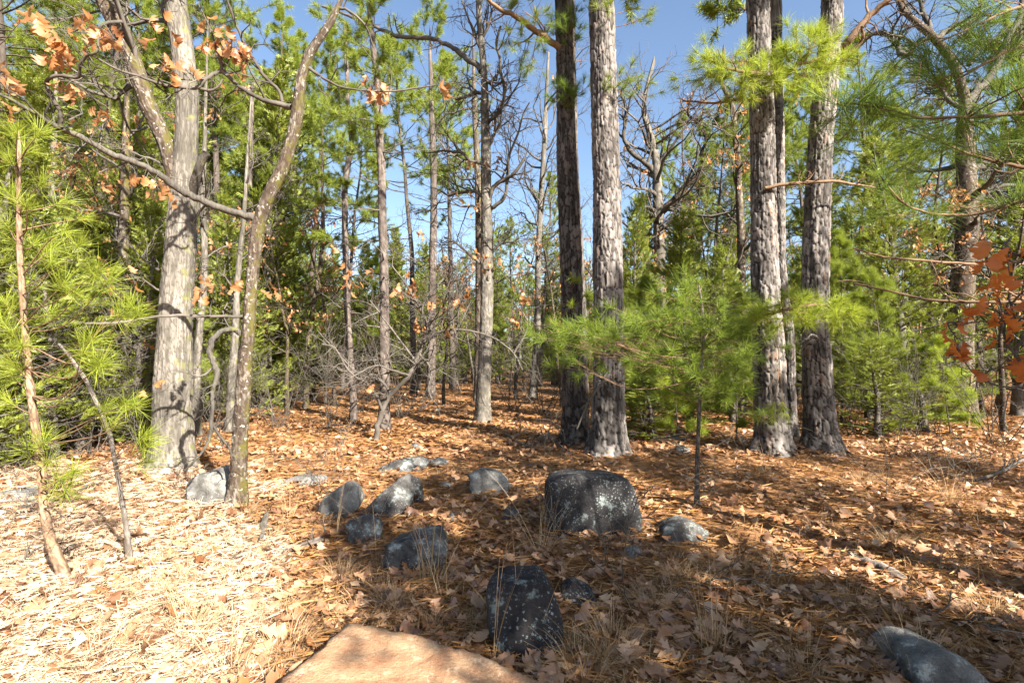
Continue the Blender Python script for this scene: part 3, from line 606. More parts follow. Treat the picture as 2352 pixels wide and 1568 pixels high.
pB, lB, DB = pine([(1396, 1045, 84), (1397, 990, 76), (1397, 900, 70), (1398, 800, 67), (1397, 700, 66), (1396, 600, 66), (1395, 500, 64), (1393, 400, 62), (1390, 300, 61), (1387, 200, 59), (1384, 100, 57), (1381, 0, 56), (1378, -100, 54)], (1396, 1040), 'stout pale pine with plated bark directly behind the large dark boulder', 14, 84, .018, .052, .17, .0145, 62)
pC, lC, DC = pine([(1774, 1034, 82), (1772, 968, 71), (1768, 880, 66), (1765, 799, 63), (1760, 700, 60), (1757, 630, 59), (1755, 550, 57), (1754, 472, 55), (1752, 370, 53), (1750, 270, 51), (1746, 170, 50), (1743, 80, 49), (1740, 0, 48), (1736, -100, 46)], (1774, 1034), 'sunlit plated pine trunk, the left one of the right-hand group of three', 14, 74, .018, .047, .17, .0145, 63)
pD, lD, DD = pine([(1888, 1030, 84), (1882, 960, 66), (1878, 880, 61), (1875, 799, 58), (1873, 700, 56), (1873, 630, 55), (1875, 550, 53), (1878, 472, 52), (1882, 390, 51), (1886, 304, 50), (1892, 240, 49), (1898, 190, 47), (1906, 100, 45), (1912, 0, 44), (1918, -100, 42)], (1888, 1030), 'pine trunk leaning slightly right, the right one of the right-hand group of three', 13.5, 74, .018, .052, .17, .0145, 64)
pE, lE, DE = pine([(1823, 1018, 30), (1818, 968, 25), (1815, 870, 23), (1812, 765, 22), (1800, 680, 22), (1793, 596, 22), (1791, 472, 23), (1788, 304, 24), (1785, 200, 25), (1783, 100, 26), (1781, 20, 27), (1779, -100, 25)], (1822, 1018), 'slender dark pine squeezed between and behind the two thicker right-hand trunks', 12, 48, .02, .05, .1, .008, 65, rad=1.4, nb=20)
def tufts(root, spots, rng, base_line, size=.14, n=7, mat='needle', shapes=TUFT_M, spread=.13, wood='pinetwig', r=.008, name='branch', bend=.0):
    """needle sprays at photo spots (u, v, metres), each on a twig grown from the nearest wood"""
    tw, P, Dd = [], [], []
    for u, v, d in spots:
        c = PX(u, v, d); dist = np.linalg.norm(base_line[:, :3] - c - np.array([0, 0, -.12 - bend]), axis=1); q = base_line[np.argmin(dist)][:3]
        Ln = np.linalg.norm(c - q); m = q * .5 + c * .5 + np.array([0, 0, -.06 * Ln]) + rng.normal(size=3) * .06 * Ln
        s = catmull(np.array([[*q, r], [*m, r * .75], [*c, r * .4]]), 4); tw.append(s); t = unit(c - m)
        P.append(c); Dd.append(t)
        for k in range(n - 1):
            e = c + rng.normal(size=3) * spread * np.array([1.15, 1, .5]); b, _ = at(s, rng.uniform(.45, .95)); tw.append(np.array([[*b[:3], r * .4], [*((b[:3] + e) / 2 + rng.normal(size=3) * .01), r * .3], [*e, r * .22]])); P.append(e); Dd.append(unit(e - b[:3]) + rng.normal(size=3) * .15 + np.array([0, 0, .2]))
    mb = MB(); put(mb, shapes, np.array(P), np.array(Dd), rng.uniform(.85, 1.15, len(P)) * size, rng)
    b = part(root, name, tubes(MB(), tw, 4), M[wood])
    f = link('needles', mb.data('needles', M[mat], np.array(root.location), False), root); f['kind'] = 'stuff'
    return b
g = rngs(71)
a, _ = limb(pA, [(1296, 116, 17, DA), (1283, 107, 16, DA - .1), (1250, 84, 15, DA - .2), (1223, 67, 14, DA - .35), (1190, 40, 12, DA - .5), (1155, 24, 10, DA - .6), (1121, 0, 8, DA - .7), (1080, -40, 6, DA - .8)], mat='pinetwig', sides=7, n=(9, 4), L=.6, rng=g)
tufts(pA, [(1130, -10, DA - .7), (1175, 10, DA - .6), (1195, 70, DA - .5), (1235, 30, DA - .4), (1245, 95, DA - .3), (1205, 130, DA - .2), (1160, 100, DA - .2), (1220, 160, DA - .2)], g, a, .15, 7)
tA = catmull(lA, 8); tB = catmull(lB, 8); tC = catmull(lC, 8); tD = catmull(lD, 8); tE = catmull(lE, 8)
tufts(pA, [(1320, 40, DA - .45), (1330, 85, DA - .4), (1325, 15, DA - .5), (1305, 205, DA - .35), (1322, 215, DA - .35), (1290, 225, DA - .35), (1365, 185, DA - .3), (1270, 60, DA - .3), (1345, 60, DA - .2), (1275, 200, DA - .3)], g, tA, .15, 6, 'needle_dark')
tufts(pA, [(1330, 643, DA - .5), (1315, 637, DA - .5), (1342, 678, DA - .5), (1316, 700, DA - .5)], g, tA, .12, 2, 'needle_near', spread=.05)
tufts(pB, [(1395, 15, DB - .4), (1430, 200, DB - .3), (1445, 180, DB - .3), (1400, 175, DB - .35), (1455, 215, DB - .2), (1450, 20, DB), (1475, 45, DB)], g, tB, .14, 5, 'needle')
a, _ = limb(pD, [(1930, 116, 20, DD), (1948, 96, 17, DD - .1), (1973, 64, 16, DD - .15), (2005, 30, 14, DD - .2), (2040, 0, 13, DD - .3), (2090, -50, 10, DD - .4)], mat='pinetwig', sides=8, n=(8, 4), L=.6, rng=g)
limb(pD, [(1930, 160, 10, DD), (1945, 125, 9, DD - .1), (1978, 95, 8, DD - .2), (1980, 60, 6, DD - .3)], mat='pinetwig', n=(6, 3), L=.4, rng=g)
limb(pC, [(1757, 432, 8, DC - .2), (1800, 424, 8, DC - .25), (1850, 420, 8, DC - .3), (1910, 416, 7, DC - .35), (1970, 424, 5, DC - .3), (2010, 432, 4, DC - .3)], mat='pinetwig', n=(22, 3), L=.3, rng=g)
limb(pC, [(1750, 230, 8, DC - .25), (1700, 228, 7, DC - .3), (1640, 236, 6, DC - .3), (1568, 232, 4, DC - .3)], mat='pinetwig', n=(12, 3), L=.35, rng=g)
limb(pD, [(1876, 775, 7, DD - .25), (1866, 768, 6, DD - .35), (1850, 780, 4, DD - .4)], mat='twig', n=(9, 3), L=.28, rng=g, wob=1)
limb(pB, [(1400, 860, 7, DB - .3), (1378, 885, 6, DB - .4), (1350, 925, 5, DB - .45), (1325, 985, 4, DB - .5)], mat='twig', n=(8, 3), L=.25, rng=g)
# bright bough across the right-hand group, high up, and the one at head height
a, _ = limb(pE, [(1785, 215, 10, DE), (1775, 190, 10, DE - .6), (1750, 170, 9, DE - 1.4), (1700, 165, 7, DE - 1.6), (1650, 150, 5, DE - 1.6)], mat='pinetwig', n=(8, 3), L=.5, rng=g)
b, _ = limb(pE, [(1785, 215, 10, DE), (1800, 180, 10, DE - .8), (1830, 150, 8, DE - 1.5), (1870, 140, 6, DE - 1.6), (1910, 120, 4, DE - 1.6)], mat='pinetwig', n=(8, 3), L=.4, rng=g)
D_ = DE - 1.5; ab = np.vstack([a, b])
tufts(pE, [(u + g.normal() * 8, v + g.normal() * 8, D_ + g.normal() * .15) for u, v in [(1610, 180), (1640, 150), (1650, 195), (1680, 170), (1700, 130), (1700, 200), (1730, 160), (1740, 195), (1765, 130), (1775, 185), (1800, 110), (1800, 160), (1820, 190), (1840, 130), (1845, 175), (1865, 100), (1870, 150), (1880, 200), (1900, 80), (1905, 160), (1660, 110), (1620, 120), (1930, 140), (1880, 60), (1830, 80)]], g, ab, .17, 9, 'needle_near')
a, _ = limb(pC, [(1770, 740, 9, DC - .2), (1762, 728, 8, DC - .6), (1790, 715, 8, DC - .9), (1830, 705, 7, DC - 1.), (1880, 700, 6, DC - 1.), (1930, 712, 4, DC - 1.)], mat='pinetwig', n=(6, 3), L=.3, rng=g)
tufts(pC, [(u, v + 6, DC - 1 + g.normal() * .1) for u, v in [(1740, 700), (1765, 715), (1790, 690), (1800, 730), (1825, 700), (1850, 680), (1850, 720), (1880, 690), (1885, 725), (1915, 700), (1925, 725), (1945, 715), (1865, 740), (1735, 725), (1770, 940)]], g, a, .16, 7, 'needle_near', spread=.12)
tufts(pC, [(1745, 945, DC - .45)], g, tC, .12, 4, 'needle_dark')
# --- centre oak with a crown of crooked limbs
D3 = float(GD(1110, 965)[1])
l3 = pxline([(1110, 967, 40), (1110, 920, 34), (1112, 860, 31), (1115, 780, 30), (1118, 700, 29), (1118, 620, 29), (1118, 506, 25), (1116, 400, 23), (1116, 337, 22), (1114, 260, 19), (1113, 202, 17), (1110, 150, 16), (1107, 110, 15), (1101, 50, 13), (1098, -20, 11)], D3, 10.5)
oak3 = tree('oak_tree', 'straight grey oak in the middle of the clearing with many crooked limbs above', 'oak', l3[0, :3])
mb = MB(); bark(mb, l3, 48, .03, 8, .035, .1, .007, 31, .3, 1.2, 3); part(oak3, 'trunk', mb, M['oakbark'])
g = rngs(81); W3 = [l3]
for pts in ([(1106, 165, 15), (1096, 152, 14), (1071, 135, 13), (1052, 118, 12), (1037, 108, 11), (1012, 96, 10), (986, 88, 10), (950, 86, 9), (912, 84, 9), (880, 70, 8), (851, 57, 8), (815, 42, 7), (784, 30, 6), (740, 15, 5)],
            [(1122, 282, 9), (1125, 277, 9), (1142, 262, 9), (1155, 240, 9), (1158, 202, 8), (1150, 165, 8), (1148, 135, 7), (1140, 100, 6), (1150, 60, 5)],
            [(1121, 470, 11), (1128, 440, 10), (1142, 422, 10), (1165, 408, 9), (1182, 398, 8), (1206, 361, 6)], [(1128, 478, 10), (1150, 463, 9), (1163, 440, 9), (1166, 400, 8), (1167, 371, 7), (1180, 330, 6), (1192, 300, 5), (1202, 262, 4), (1216, 236, 3)],
            [(1110, 377, 9), (1096, 374, 8), (1080, 370, 8), (1061, 351, 7), (1040, 349, 6), (1018, 346, 5), (980, 352, 3)], [(1112, 455, 9), (1090, 440, 8), (1060, 442, 7), (1030, 448, 6), (1010, 436, 4)], [(1108, 212, 9), (1090, 214, 8), (1072, 222, 7), (1046, 228, 6)],
            [(1116, 350, 9), (1127, 330, 8), (1140, 300, 7), (1150, 290, 6)], [(1108, 206, 8), (1120, 230, 8), (1121, 250, 7), (1112, 262, 6)], [(1112, 180, 9), (1126, 190, 8), (1140, 172, 6)], [(1107, 120, 9), (1090, 80, 7), (1075, 40, 5), (1060, 0, 4)], [(1106, 90, 8), (1122, 60, 7), (1130, 20, 5)],
            [(1112, 610, 8), (1085, 590, 7), (1050, 560, 5), (1020, 545, 4)], [(1120, 590, 7), (1150, 560, 6), (1180, 555, 4)]):
    a, t = limb(oak3, [(u, v, ww, D3 + .12 * k * ((len(pts) % 3) - 1)) for k, (u, v, ww) in enumerate(pts)], rng=g, n=(8, 5, 3), L=.95, rmin=.0026, kink=.3, sides=6)
    W3.append(a); W3.extend(t)
w3 = np.vstack(W3)
hang(oak3, [(1115, 370, D3 - .3), (1140, 362, D3 - .3), (1075, 375, D3 - .3), (1060, 440, D3 - .2), (1082, 470, D3), (1085, 580, D3 - .3), (1120, 590, D3 - .3), (1100, 605, D3 - .3), (1150, 600, D3 - .3), (1180, 580, D3)], g, .14, 4, near=w3, spread=.09)
flush_twigs()
comp = pxline([(1098, 905, 22), (1100, 800, 20), (1102, 650, 20), (1100, 500, 17), (1096, 380, 14), (1090, 250, 12)], float(GD(1098, 905)[1]), 11)
print('big trees', round(time.time() - T0, 1))
# ------------------------------------------------------------------ slimmer trees of the middle distance
def slim(kind, pts, base_uv, label, top, seed, mat='slimpine', D=None, crown0=3.0, rad=1.0, dead=16, green=22, tuft=.15, shapes=TUFT_F, oakn=(6, 4, 2), limbs=10, Lk=1.6, sides=20, name=None, l0=1.2, leaves=0, col='needle', group=None):
    D = D or float(GD(*base_uv)[1]); ln = pxline(pts, D, top or None); top = top or 8.5; g = rngs(seed); cl = catmull(ln, 6)
    t = tree(name or kind + '_tree', label, kind, ln[0, :3], group)
    mb = MB(); bark(mb, ln, sides, .05, 8, .05, .13, .006, seed, .3); part(t, 'trunk', mb, M[mat])
    tw, tp, td, tips = [], [], [], []
    def pick(z): return cl[np.argmin(np.abs(cl[:, 2] - z))]
    if kind == 'pine':
        for i in range(dead):
            p = pick(g.uniform(l0, crown0 + 1)); a = g.uniform(0, 6.28); s = wander(p[:3], (math.cos(a), math.sin(a), g.uniform(-.3, .4)), g.uniform(.4, 1) * rad, p[3] * .2 + .004, .003, 7, .14, g); tw.append(s); grow(tw, s, 0, .4 * rad, g, (5, 2), .25, 0, .0028)
        for i in range(green):
            z = crown0 + (top - crown0 - .3) * i / green; p = pick(z); a = g.uniform(0, 6.28); q = i / green
            foliage_bough(tw, tp, td, p[:3], (math.cos(a), math.sin(a), .1 + .5 * q), rad * (1 - .3 * q) * g.uniform(.5, 1.15), .014, g, 6, 4)
        cr = MB(); put(cr, shapes, np.array(tp), np.array(td), g.uniform(.8, 1.2, len(tp)) * tuft, g); part(t, 'crown', cr, M[col], False)
        part(t, 'bough', tubes(MB(), tw, 3), M['twig'])
    else:
        for i in range(limbs):
            z = l0 + (top * .85 - l0) * (i + g.uniform() * .6) / limbs; p = pick(z); a = g.uniform(0, 6.28)
            s = wander(p[:3], (math.cos(a), math.sin(a), g.uniform(.2, 1)), Lk * g.uniform(.6, 1.2), p[3] * .5, .007, 9, .27, g, .06); tw.append(s); grow(tw, s, 0, Lk * .45, g, oakn, .3, .04, .0028, tips)
        part(t, 'crown', tubes(MB(), tw, 3), M['twig'])
        if leaves:
            k = g.choice(len(tips), min(leaves, len(tips)), replace=False); P = np.repeat(np.array([tips[q][0] for q in k]), 4, 0) + g.normal(size=(len(k) * 4, 3)) * .06
            lf = MB(); put_leaves(lf, P, g.uniform(.7, 1.2, len(P)) * .12, g, [leaf_shape(130 + q, False) for q in range(4)]); o = part(t, 'leaves', lf, M['hang'], False, kind='stuff')
    return t, cl, tw, D
slim('pine', [(813, 967, 18), (810, 900, 16), (803, 800, 15), (797, 700, 14), (794, 600, 14), (792, 500, 13), (793, 420, 13), (800, 375, 13), (806, 340, 12), (806, 300, 11), (800, 250, 10), (796, 150, 9), (792, 40, 8)], (812, 967), 'thin pine with a kinked trunk, left of the other slim pines in the clearing', 8.5, 201, crown0=3.6, rad=1.0)
slim('pine', [(880, 987, 31), (883, 940, 26), (884, 880, 23), (883, 780, 22), (882, 700, 22), (882, 600, 20), (878, 500, 20), (877, 400, 19), (871, 300, 18), (868, 200, 16), (860, 130, 14), (851, 50, 12), (845, -10, 10)], (880, 987), 'slim dark pine rising beside the leaning dead scrub oak', 9.5, 202, crown0=5.2, rad=1.2, dead=24)
slim('pine', [(987, 892, 24), (990, 850, 20), (992, 780, 18), (992, 700, 17), (994, 600, 17), (996, 500, 16), (996, 400, 15), (993, 300, 13), (990, 200, 10), (988, 120, 8)], (987, 892), 'far slim pine standing midway between the dark slim pine and the grey centre oak', 14, 203, D=19, crown0=8, rad=2.4, dead=22, green=30, tuft=.22)
slim('oak', [(1098, 905, 22), (1100, 800, 20), (1102, 650, 20), (1100, 500, 17), (1096, 380, 14), (1090, 250, 12)], (1098, 905), 'dark oak trunk half hidden behind the grey centre oak', 12, 204, mat='mossbark', D=16, limbs=9, Lk=2.6, l0=5)
slim('oak', [(1224, 893, 22), (1228, 850, 17), (1233, 780, 16), (1235, 700, 14), (1236, 600, 13), (1240, 500, 13), (1246, 400, 12), (1251, 320, 11), (1256, 200, 8), (1260, 120, 5)], (1224, 893), 'pale slender oak between the grey centre oak and the twin pines', 13, 205, mat='oakbark', D=19, limbs=24, Lk=3.2, l0=4.0, leaves=10)
slim('oak', [(1512, 935, 26), (1515, 800, 26), (1516, 650, 26), (1513, 520, 25), (1510, 440, 23), (1505, 354, 17), (1490, 300, 14), (1478, 240, 10), (1500, 150, 8)], (1512, 935), 'grey oak with crooked limbs standing behind the soft young pine', 9.5, 206, mat='oakbark', D=13.5, limbs=22, Lk=2.4, l0=4.0, leaves=12)
rt = [o for o in S.objects if o.get('label', '').startswith('grey oak with crooked')][0]; g = rngs(207)
limb(rt, [(1520, 486, 18, 13.5), (1545, 462, 17, 13.4), (1568, 437, 16, 13.3), (1595, 410, 15, 13.2), (1612, 386, 14, 13.1), (1612, 350, 9, 13.1), (1622, 322, 8, 13), (1605, 285, 7, 13), (1580, 262, 6, 13), (1590, 220, 5, 13)], mat='mossbark', n=(9, 5, 3), L=1.2, rng=g, rmin=.0035)
limb(rt, [(1508, 400, 13, 13.5), (1480, 372, 12, 13.5), (1450, 350, 11, 13.5), (1432, 312, 9, 13.5), (1440, 260, 8, 13.4), (1425, 210, 6, 13.4)], mat='oakbark', n=(9, 5, 3), L=1.2, rng=g, rmin=.0035)
slim('oak', [(1703, 945, 26), (1704, 800, 22), (1703, 660, 19), (1702, 540, 18), (1697, 440, 15), (1695, 371, 14), (1688, 304, 13), (1682, 243, 11), (1660, 200, 9), (1662, 120, 7)], (1703, 945), 'crooked dark oak hung with rusty leaves just left of the right-hand pine group', 9.5, 208, mat='mossbark', D=13, limbs=11, Lk=2, l0=3.2, leaves=60)
# far-right dark oak with a gnarled top
D9 = 11.5
t9, c9, _, _ = slim('oak', [(2208, 915, 62), (2208, 850, 47), (2211, 740, 44), (2213, 630, 43), (2220, 540, 42), (2223, 480, 40), (2219, 400, 37), (2216, 337, 34), (2216, 280, 30), (2216, 232, 22), (2209, 202, 20), (2194, 155, 19), (2170, 115, 18), (2142, 84, 17), (2118, 62, 15), (2094, 44, 13), (2070, 20, 10), (2050, -30, 7)], (2208, 915), 'thick dark oak with a gnarled crown beyond the cedars at the right', 0, 209, mat='mossbark', D=D9, limbs=5, Lk=1.6, l0=3.2, sides=40)
g = rngs(210)
for pts in ([(2216, 240, 22), (2240, 215, 20), (2262, 190, 18), (2290, 150, 16), (2310, 100, 14), (2340, 40, 12), (2352, -20, 9)], [(2150, 92, 14), (2175, 72, 13), (2200, 55, 12), (2235, 50, 11), (2250, 20, 9), (2262, -20, 7)], [(2142, 84, 13), (2130, 50, 12), (2118, 20, 10), (2110, -20, 8)],
            [(2094, 44, 12), (2078, 10, 10), (2062, -20, 8)], [(2085, 128, 14), (2068, 122, 13), (2060, 100, 12), (2040, 82, 11), (2010, 78, 9), (1985, 90, 7)], [(2225, 400, 16), (2245, 385, 16), (2262, 376, 16)], [(2216, 250, 15), (2180, 232, 10), (2160, 200, 7), (2135, 205, 5)], [(2222, 480, 16), (2250, 455, 14), (2290, 430, 10), (2330, 425, 7)], [(2225, 150, 12), (2250, 105, 10), (2245, 84, 10), (2215, 82, 9), (2190, 100, 8)], [(2142, 84, 14), (2110, 96, 13), (2095, 110, 13), (2085, 128, 13)]):
    limb(t9, [(u, v, ww, D9 + .1 * k) for k, (u, v, ww) in enumerate(pts)], mat='oakbark', rng=g, n=(10, 5, 3), L=1.0, rmin=.003, kink=.36)
slim('pine', [(2338, 925, 18), (2340, 700, 16), (2343, 500, 15), (2345, 371, 14), (2346, 200, 12)], (2338, 925), 'reddish slim pine at the right edge beyond the russet leaves', 11, 211, D=13, crown0=6, rad=1.4)
slim('oak', [(2052, 858, 15), (2040, 790, 14), (2025, 710, 12), (2010, 650, 10), (1998, 590, 8)], (2052, 900), 'thin pale leaning dead stem among the cedars right of the pine group', 0, 212, mat='oakbark', D=11, limbs=3, Lk=.5, l0=3, oakn=(3, 2))
slim('oak', [(455, 955, 20), (452, 850, 17), (462, 720, 15), (470, 600, 14), (466, 450, 12), (470, 330, 9)], (455, 955), 'pale thin oak seen between the forked oak and the leaning oak', 7.5, 213, mat='oakbark', D=9.0, limbs=9, Lk=1.2, l0=1.8, leaves=16)
slim('oak', [(525, 965, 20), (532, 880, 18), (540, 780, 16), (545, 650, 14), (560, 500, 10)], (525, 965), 'thin grey oak close behind the leaning oak', 6.5, 214, mat='oakbark', D=9.6, limbs=7, Lk=1.2, l0=1.8)
slim('oak', [(703, 890, 13), (706, 800, 12), (722, 690, 11), (735, 620, 10), (742, 540, 9), (741, 440, 7)], (703, 890), 'dark slanting stem at the right edge of the dark cedar', 7.5, 215, mat='mossbark', D=14, limbs=8, Lk=1.3, l0=2.4)
slim('oak', [(288, 955, 34), (284, 860, 28), (290, 740, 26), (283, 600, 22), (287, 450, 18), (290, 300, 14)], (288, 955), 'reddish brown trunk in the tangle left of the forked oak', 7, 216, mat='mossbark', D=8.4, limbs=12, Lk=1.4, l0=1.0, oakn=(7, 4, 3), leaves=20)
slim('oak', [(110, 935, 22), (112, 800, 20), (116, 640, 18), (122, 400, 14), (128, 200, 10)], (110, 935), 'grey trunk in the thicket directly behind the sunlit sapling at the left edge', 7, 217, mat='oakbark', D=9.5, limbs=12, Lk=1.5, l0=1.0, leaves=20)
slim('pine', [(572, 760, 12), (575, 600, 12), (573, 400, 12), (578, 250, 10)], (572, 920), 'pale dead topped pine inside the dark cedar behind the leaning oak', 8.5, 218, D=13, crown0=6, rad=.9, green=8)
# leaning scrub oak with dead tangled twigs and retained leaves
D4 = float(GD(865, 1012)[1])
so_ = tree('scrub_oak', 'leaning scrub oak, a tangle of bare grey twigs holding a few tan leaves', 'oak', PX(865, 1012, D4)); g = rngs(301); W4 = []
for pts, nn in (([(864, 1016, 17, 0), (868, 985, 16, 0), (876, 950, 15, 0), (890, 918, 14, 0), (912, 892, 13, -.1), (936, 866, 13, -.2), (952, 838, 12, -.2), (962, 812, 12, -.2), (973, 775, 11, -.2), (978, 740, 9, -.2), (960, 700, 7, -.2), (930, 650, 5, -.3), (900, 610, 4, -.3)], (12, 5, 3)),
            ([(880, 950, 9, 0), (860, 900, 8, -.2), (835, 880, 7, -.3), (800, 850, 6, -.5), (770, 800, 5, -.6), (740, 790, 4, -.7)], (10, 5, 2)), ([(900, 905, 8, 0), (870, 870, 7, .1), (820, 855, 6, .1), (775, 810, 5, .1), (730, 760, 3, .1)], (10, 5, 2)),
            ([(973, 775, 9, -.2), (1010, 762, 8, -.3), (1045, 757, 7, -.4), (1090, 762, 7, -.5), (1140, 780, 6, -.5), (1180, 812, 5, -.5), (1200, 850, 4, -.6)], (14, 5, 2)), ([(968, 790, 8, -.2), (990, 760, 7, -.3), (970, 720, 6, -.5), (980, 680, 5, -.5), (1020, 640, 4, -.5)], (10, 5, 2)),
            ([(940, 862, 7, -.2), (900, 850, 6, -.5), (860, 840, 5, -.6), (800, 870, 4, -.7)], (9, 4, 2)), ([(962, 810, 7, -.2), (990, 850, 6, -.3), (985, 900, 4, -.4), (1010, 940, 3, -.4)], (8, 4, 2)), ([(955, 830, 7, -.2), (925, 790, 6, -.1), (880, 730, 5, 0), (850, 690, 4, 0)], (10, 5, 2)), ([(1180, 812, 6, -.5), (1212, 750, 5, -.5), (1190, 700, 4, -.6)], (7, 4))):
    a, t = limb(so_, [(u, v, ww * .85, D4 + d) for u, v, ww, d in pts], rng=g, n=(int(nn[0] * 1.2),) + nn[1:], L=.7, kink=.3, rmin=.0024, up=-.01, mat='twig'); W4.append(a); W4.extend(t)
w4 = np.vstack(W4)
hang(so_, [(800, 618, D4), (822, 642, D4), (845, 620, D4), (810, 660, D4), (925, 655, D4 - .3), (945, 640, D4 - .3), (950, 665, D4 - .3), (905, 665, D4 - .3), (992, 690, D4 - .4), (1028, 742, D4 - .4), (1068, 665, D4 - .5), (1060, 690, D4 - .5), (1198, 672, D4 - .6), (1213, 685, D4 - .6), (1205, 740, D4 - .5), (760, 560, D4), (965, 520, D4), (860, 880, D4 - .4), (950, 745, D4 - .3), (975, 740, D4 - .3)], g, .135, 3, near=w4, spread=.05)
flush_twigs()
# ------------------------------------------------------------------ young pines close by
def sapling(pts, base, label, cat='pine sapling', seed=0, name='pine_sapling', spots=(), size=.13, n=2, mat='needle_near', shapes=TUFT_N, tm='pinetwig', bare=10, bl=.5, spread=.05, D=None, bn=(4, 3)):
    D = D or float(GD(*base)[1]); ln = pxline(pts, D, None, sink=.03); g = rngs(seed); cl = catmull(ln, 8); cl[2:, :3] += g.normal(size=(len(cl) - 2, 3)) * .004
    t = tree(name, label, cat, ln[0, :3]); mb = MB(); bark(mb, ln, 20, .02, 9, .02, .04, .0016, seed, .25, 1, 3, .08); part(t, 'stem', mb, M[tm])
    tw = []
    for i in range(bare):
        p, tt = at(cl, g.uniform(.15, .95)); a = g.uniform(0, 6.28); s = wander(p[:3], (math.cos(a), math.sin(a), g.uniform(-.3, .5)), bl * g.uniform(.4, 1.2), .0035, .0015, 7, .16, g); tw.append(s); grow(tw, s, 0, bl * .4, g, bn, .22, 0, .0012)
    if tw: part(t, 'twig', tubes(MB(), tw, 3), M['twig'])
    if len(spots): tufts(t, spots, g, cl, size, n, mat, shapes, spread, r=.005)
    return t, cl, D
DS = float(GD(148, 1338)[1]); g = rngs(401)
sp = [(60, 345, .1), (20, 360, -.1), (95, 300, -.1), (40, 300, -.2), (100, 420, -.2), (20, 440, -.1), (60, 470, -.2), (150, 530, -.3), (185, 560, -.3), (230, 620, -.4), (250, 645, -.4), (150, 650, -.3), (175, 670, -.3), (120, 600, -.3), (300, 705, -.4), (285, 720, -.4), (320, 720, -.4), (0, 730, -.2), (25, 760, -.2), (50, 790, -.2), (10, 690, -.1), (215, 775, -.4), (195, 800, -.4), (235, 830, -.4), (225, 845, -.4), (30, 830, -.1), (20, 860, 0), (15, 920, 0), (120, 570, .1), (80, 560, .2), (290, 925, -.2), (310, 930, -.2), (100, 1010, -.1), (60, 1030, -.1), (110, 1060, -.2), (335, 1000, -.2), (345, 1020, -.2), (140, 1100, -.3), (170, 1080, -.3), (150, 1130, -.3), (260, 970, 0), (240, 940, 0), (340, 1060, -.1), (40, 560, .2), (20, 520, .1), (65, 650, .2), (200, 500, .2), (150, 460, .2), (120, 720, .3)]
sapling([(148, 1338, 27), (143, 1310, 24), (128, 1275, 23), (116, 1240, 21), (108, 1208, 19), (101, 1165, 18), (98, 1123, 16), (92, 1050, 17), (84, 1002, 16), (71, 900, 16), (65, 840, 15), (61, 799, 15), (55, 730, 13), (51, 664, 13), (46, 590, 12), (44, 529, 11), (43, 440, 9), (44, 348, 8), (42, 300, 5)], (148, 1338), 'sunlit pine sapling with bright yellow-green needles at the left edge', seed=402, spots=[(u, v, DS + d) for u, v, d in sp], size=.14, n=1, bare=30, bl=.6)
sapling([(299, 1290, 13), (296, 1260, 12), (290, 1208, 11), (280, 1150, 10), (270, 1090, 9), (260, 1039, 9), (253, 1002, 9), (237, 955, 8), (219, 917, 8), (198, 875, 8), (175, 840, 7), (155, 812, 6), (135, 789, 5)], (299, 1290), 'bare crooked sapling stem rising from sunlit litter beside the bright pine sapling', 'sapling', 403, 'bare_sapling', bare=9, bl=.28, tm='twig')
DM = float(GD(1600, 1160)[1]); g = rngs(405)
sp = [(u + g.normal() * 8, v + g.normal() * 8, DM + g.uniform(-.5, .6)) for u, v in [(1590, 670), (1612, 660), (1575, 700), (1640, 700), (1600, 740), (1550, 730), (1520, 720), (1490, 745), (1460, 760), (1430, 765), (1400, 775), (1375, 770), (1350, 785), (1325, 775), (1305, 765), (1340, 750), (1385, 800), (1320, 805), (1290, 770), (1500, 790), (1540, 790), (1580, 800), (1620, 790), (1660, 760), (1690, 750), (1680, 800), (1720, 780), (1640, 840), (1600, 860), (1560, 850), (1520, 840), (1480, 820), (1440, 810), (1660, 700), (1620, 910), (1580, 900), (1650, 890), (1700, 830), (1545, 680), (1630, 740), (1500, 860), (1340, 800), (1360, 760), (1410, 745), (1470, 730), (1590, 650), (1650, 860), (1690, 870)]]
sapling([(1601, 1162, 13), (1601, 1110, 11), (1602, 1055, 10), (1604, 990, 9), (1607, 930, 8), (1609, 866, 8), (1613, 810, 7), (1617, 765, 6), (1612, 700, 5), (1605, 655, 4)], (1601, 1162), 'young pine with thin dark stem and soft needles spreading before the twin pines', 'young pine', 406, spots=sp, size=.14, n=6, mat='needle_mid', shapes=TUFT_M, bare=16, bl=.7, spread=.17, name='young_pine', tm='deadwood')
for k, (u, v, h, lab) in enumerate([(2106, 952, 735, 'slim young pine with a pale bare stem standing in the sunny gap at the right'), (2223, 985, 860, 'short young pine with pale stem left of the russet leaves'), (1985, 870, 760, 'young pine half hidden right of the pine group')]):
    D = float(GD(u, v)[1]); g = rngs(410 + k)
    sp = [(u + g.normal() * 26, y + g.normal() * 8, D + g.normal() * .2) for y in np.linspace(h + 8, v - 60, 12)] + [(u + 4, h, D)]
    sapling([(u, v, 7), (u + 3, (v + h) / 2, 6), (u + 8, h, 4)], (u, v), lab, 'young pine', 420 + k, spots=sp, size=.15, n=3, mat='needle', shapes=TUFT_M, bare=4, bl=.4, name='young_pine', D=D)
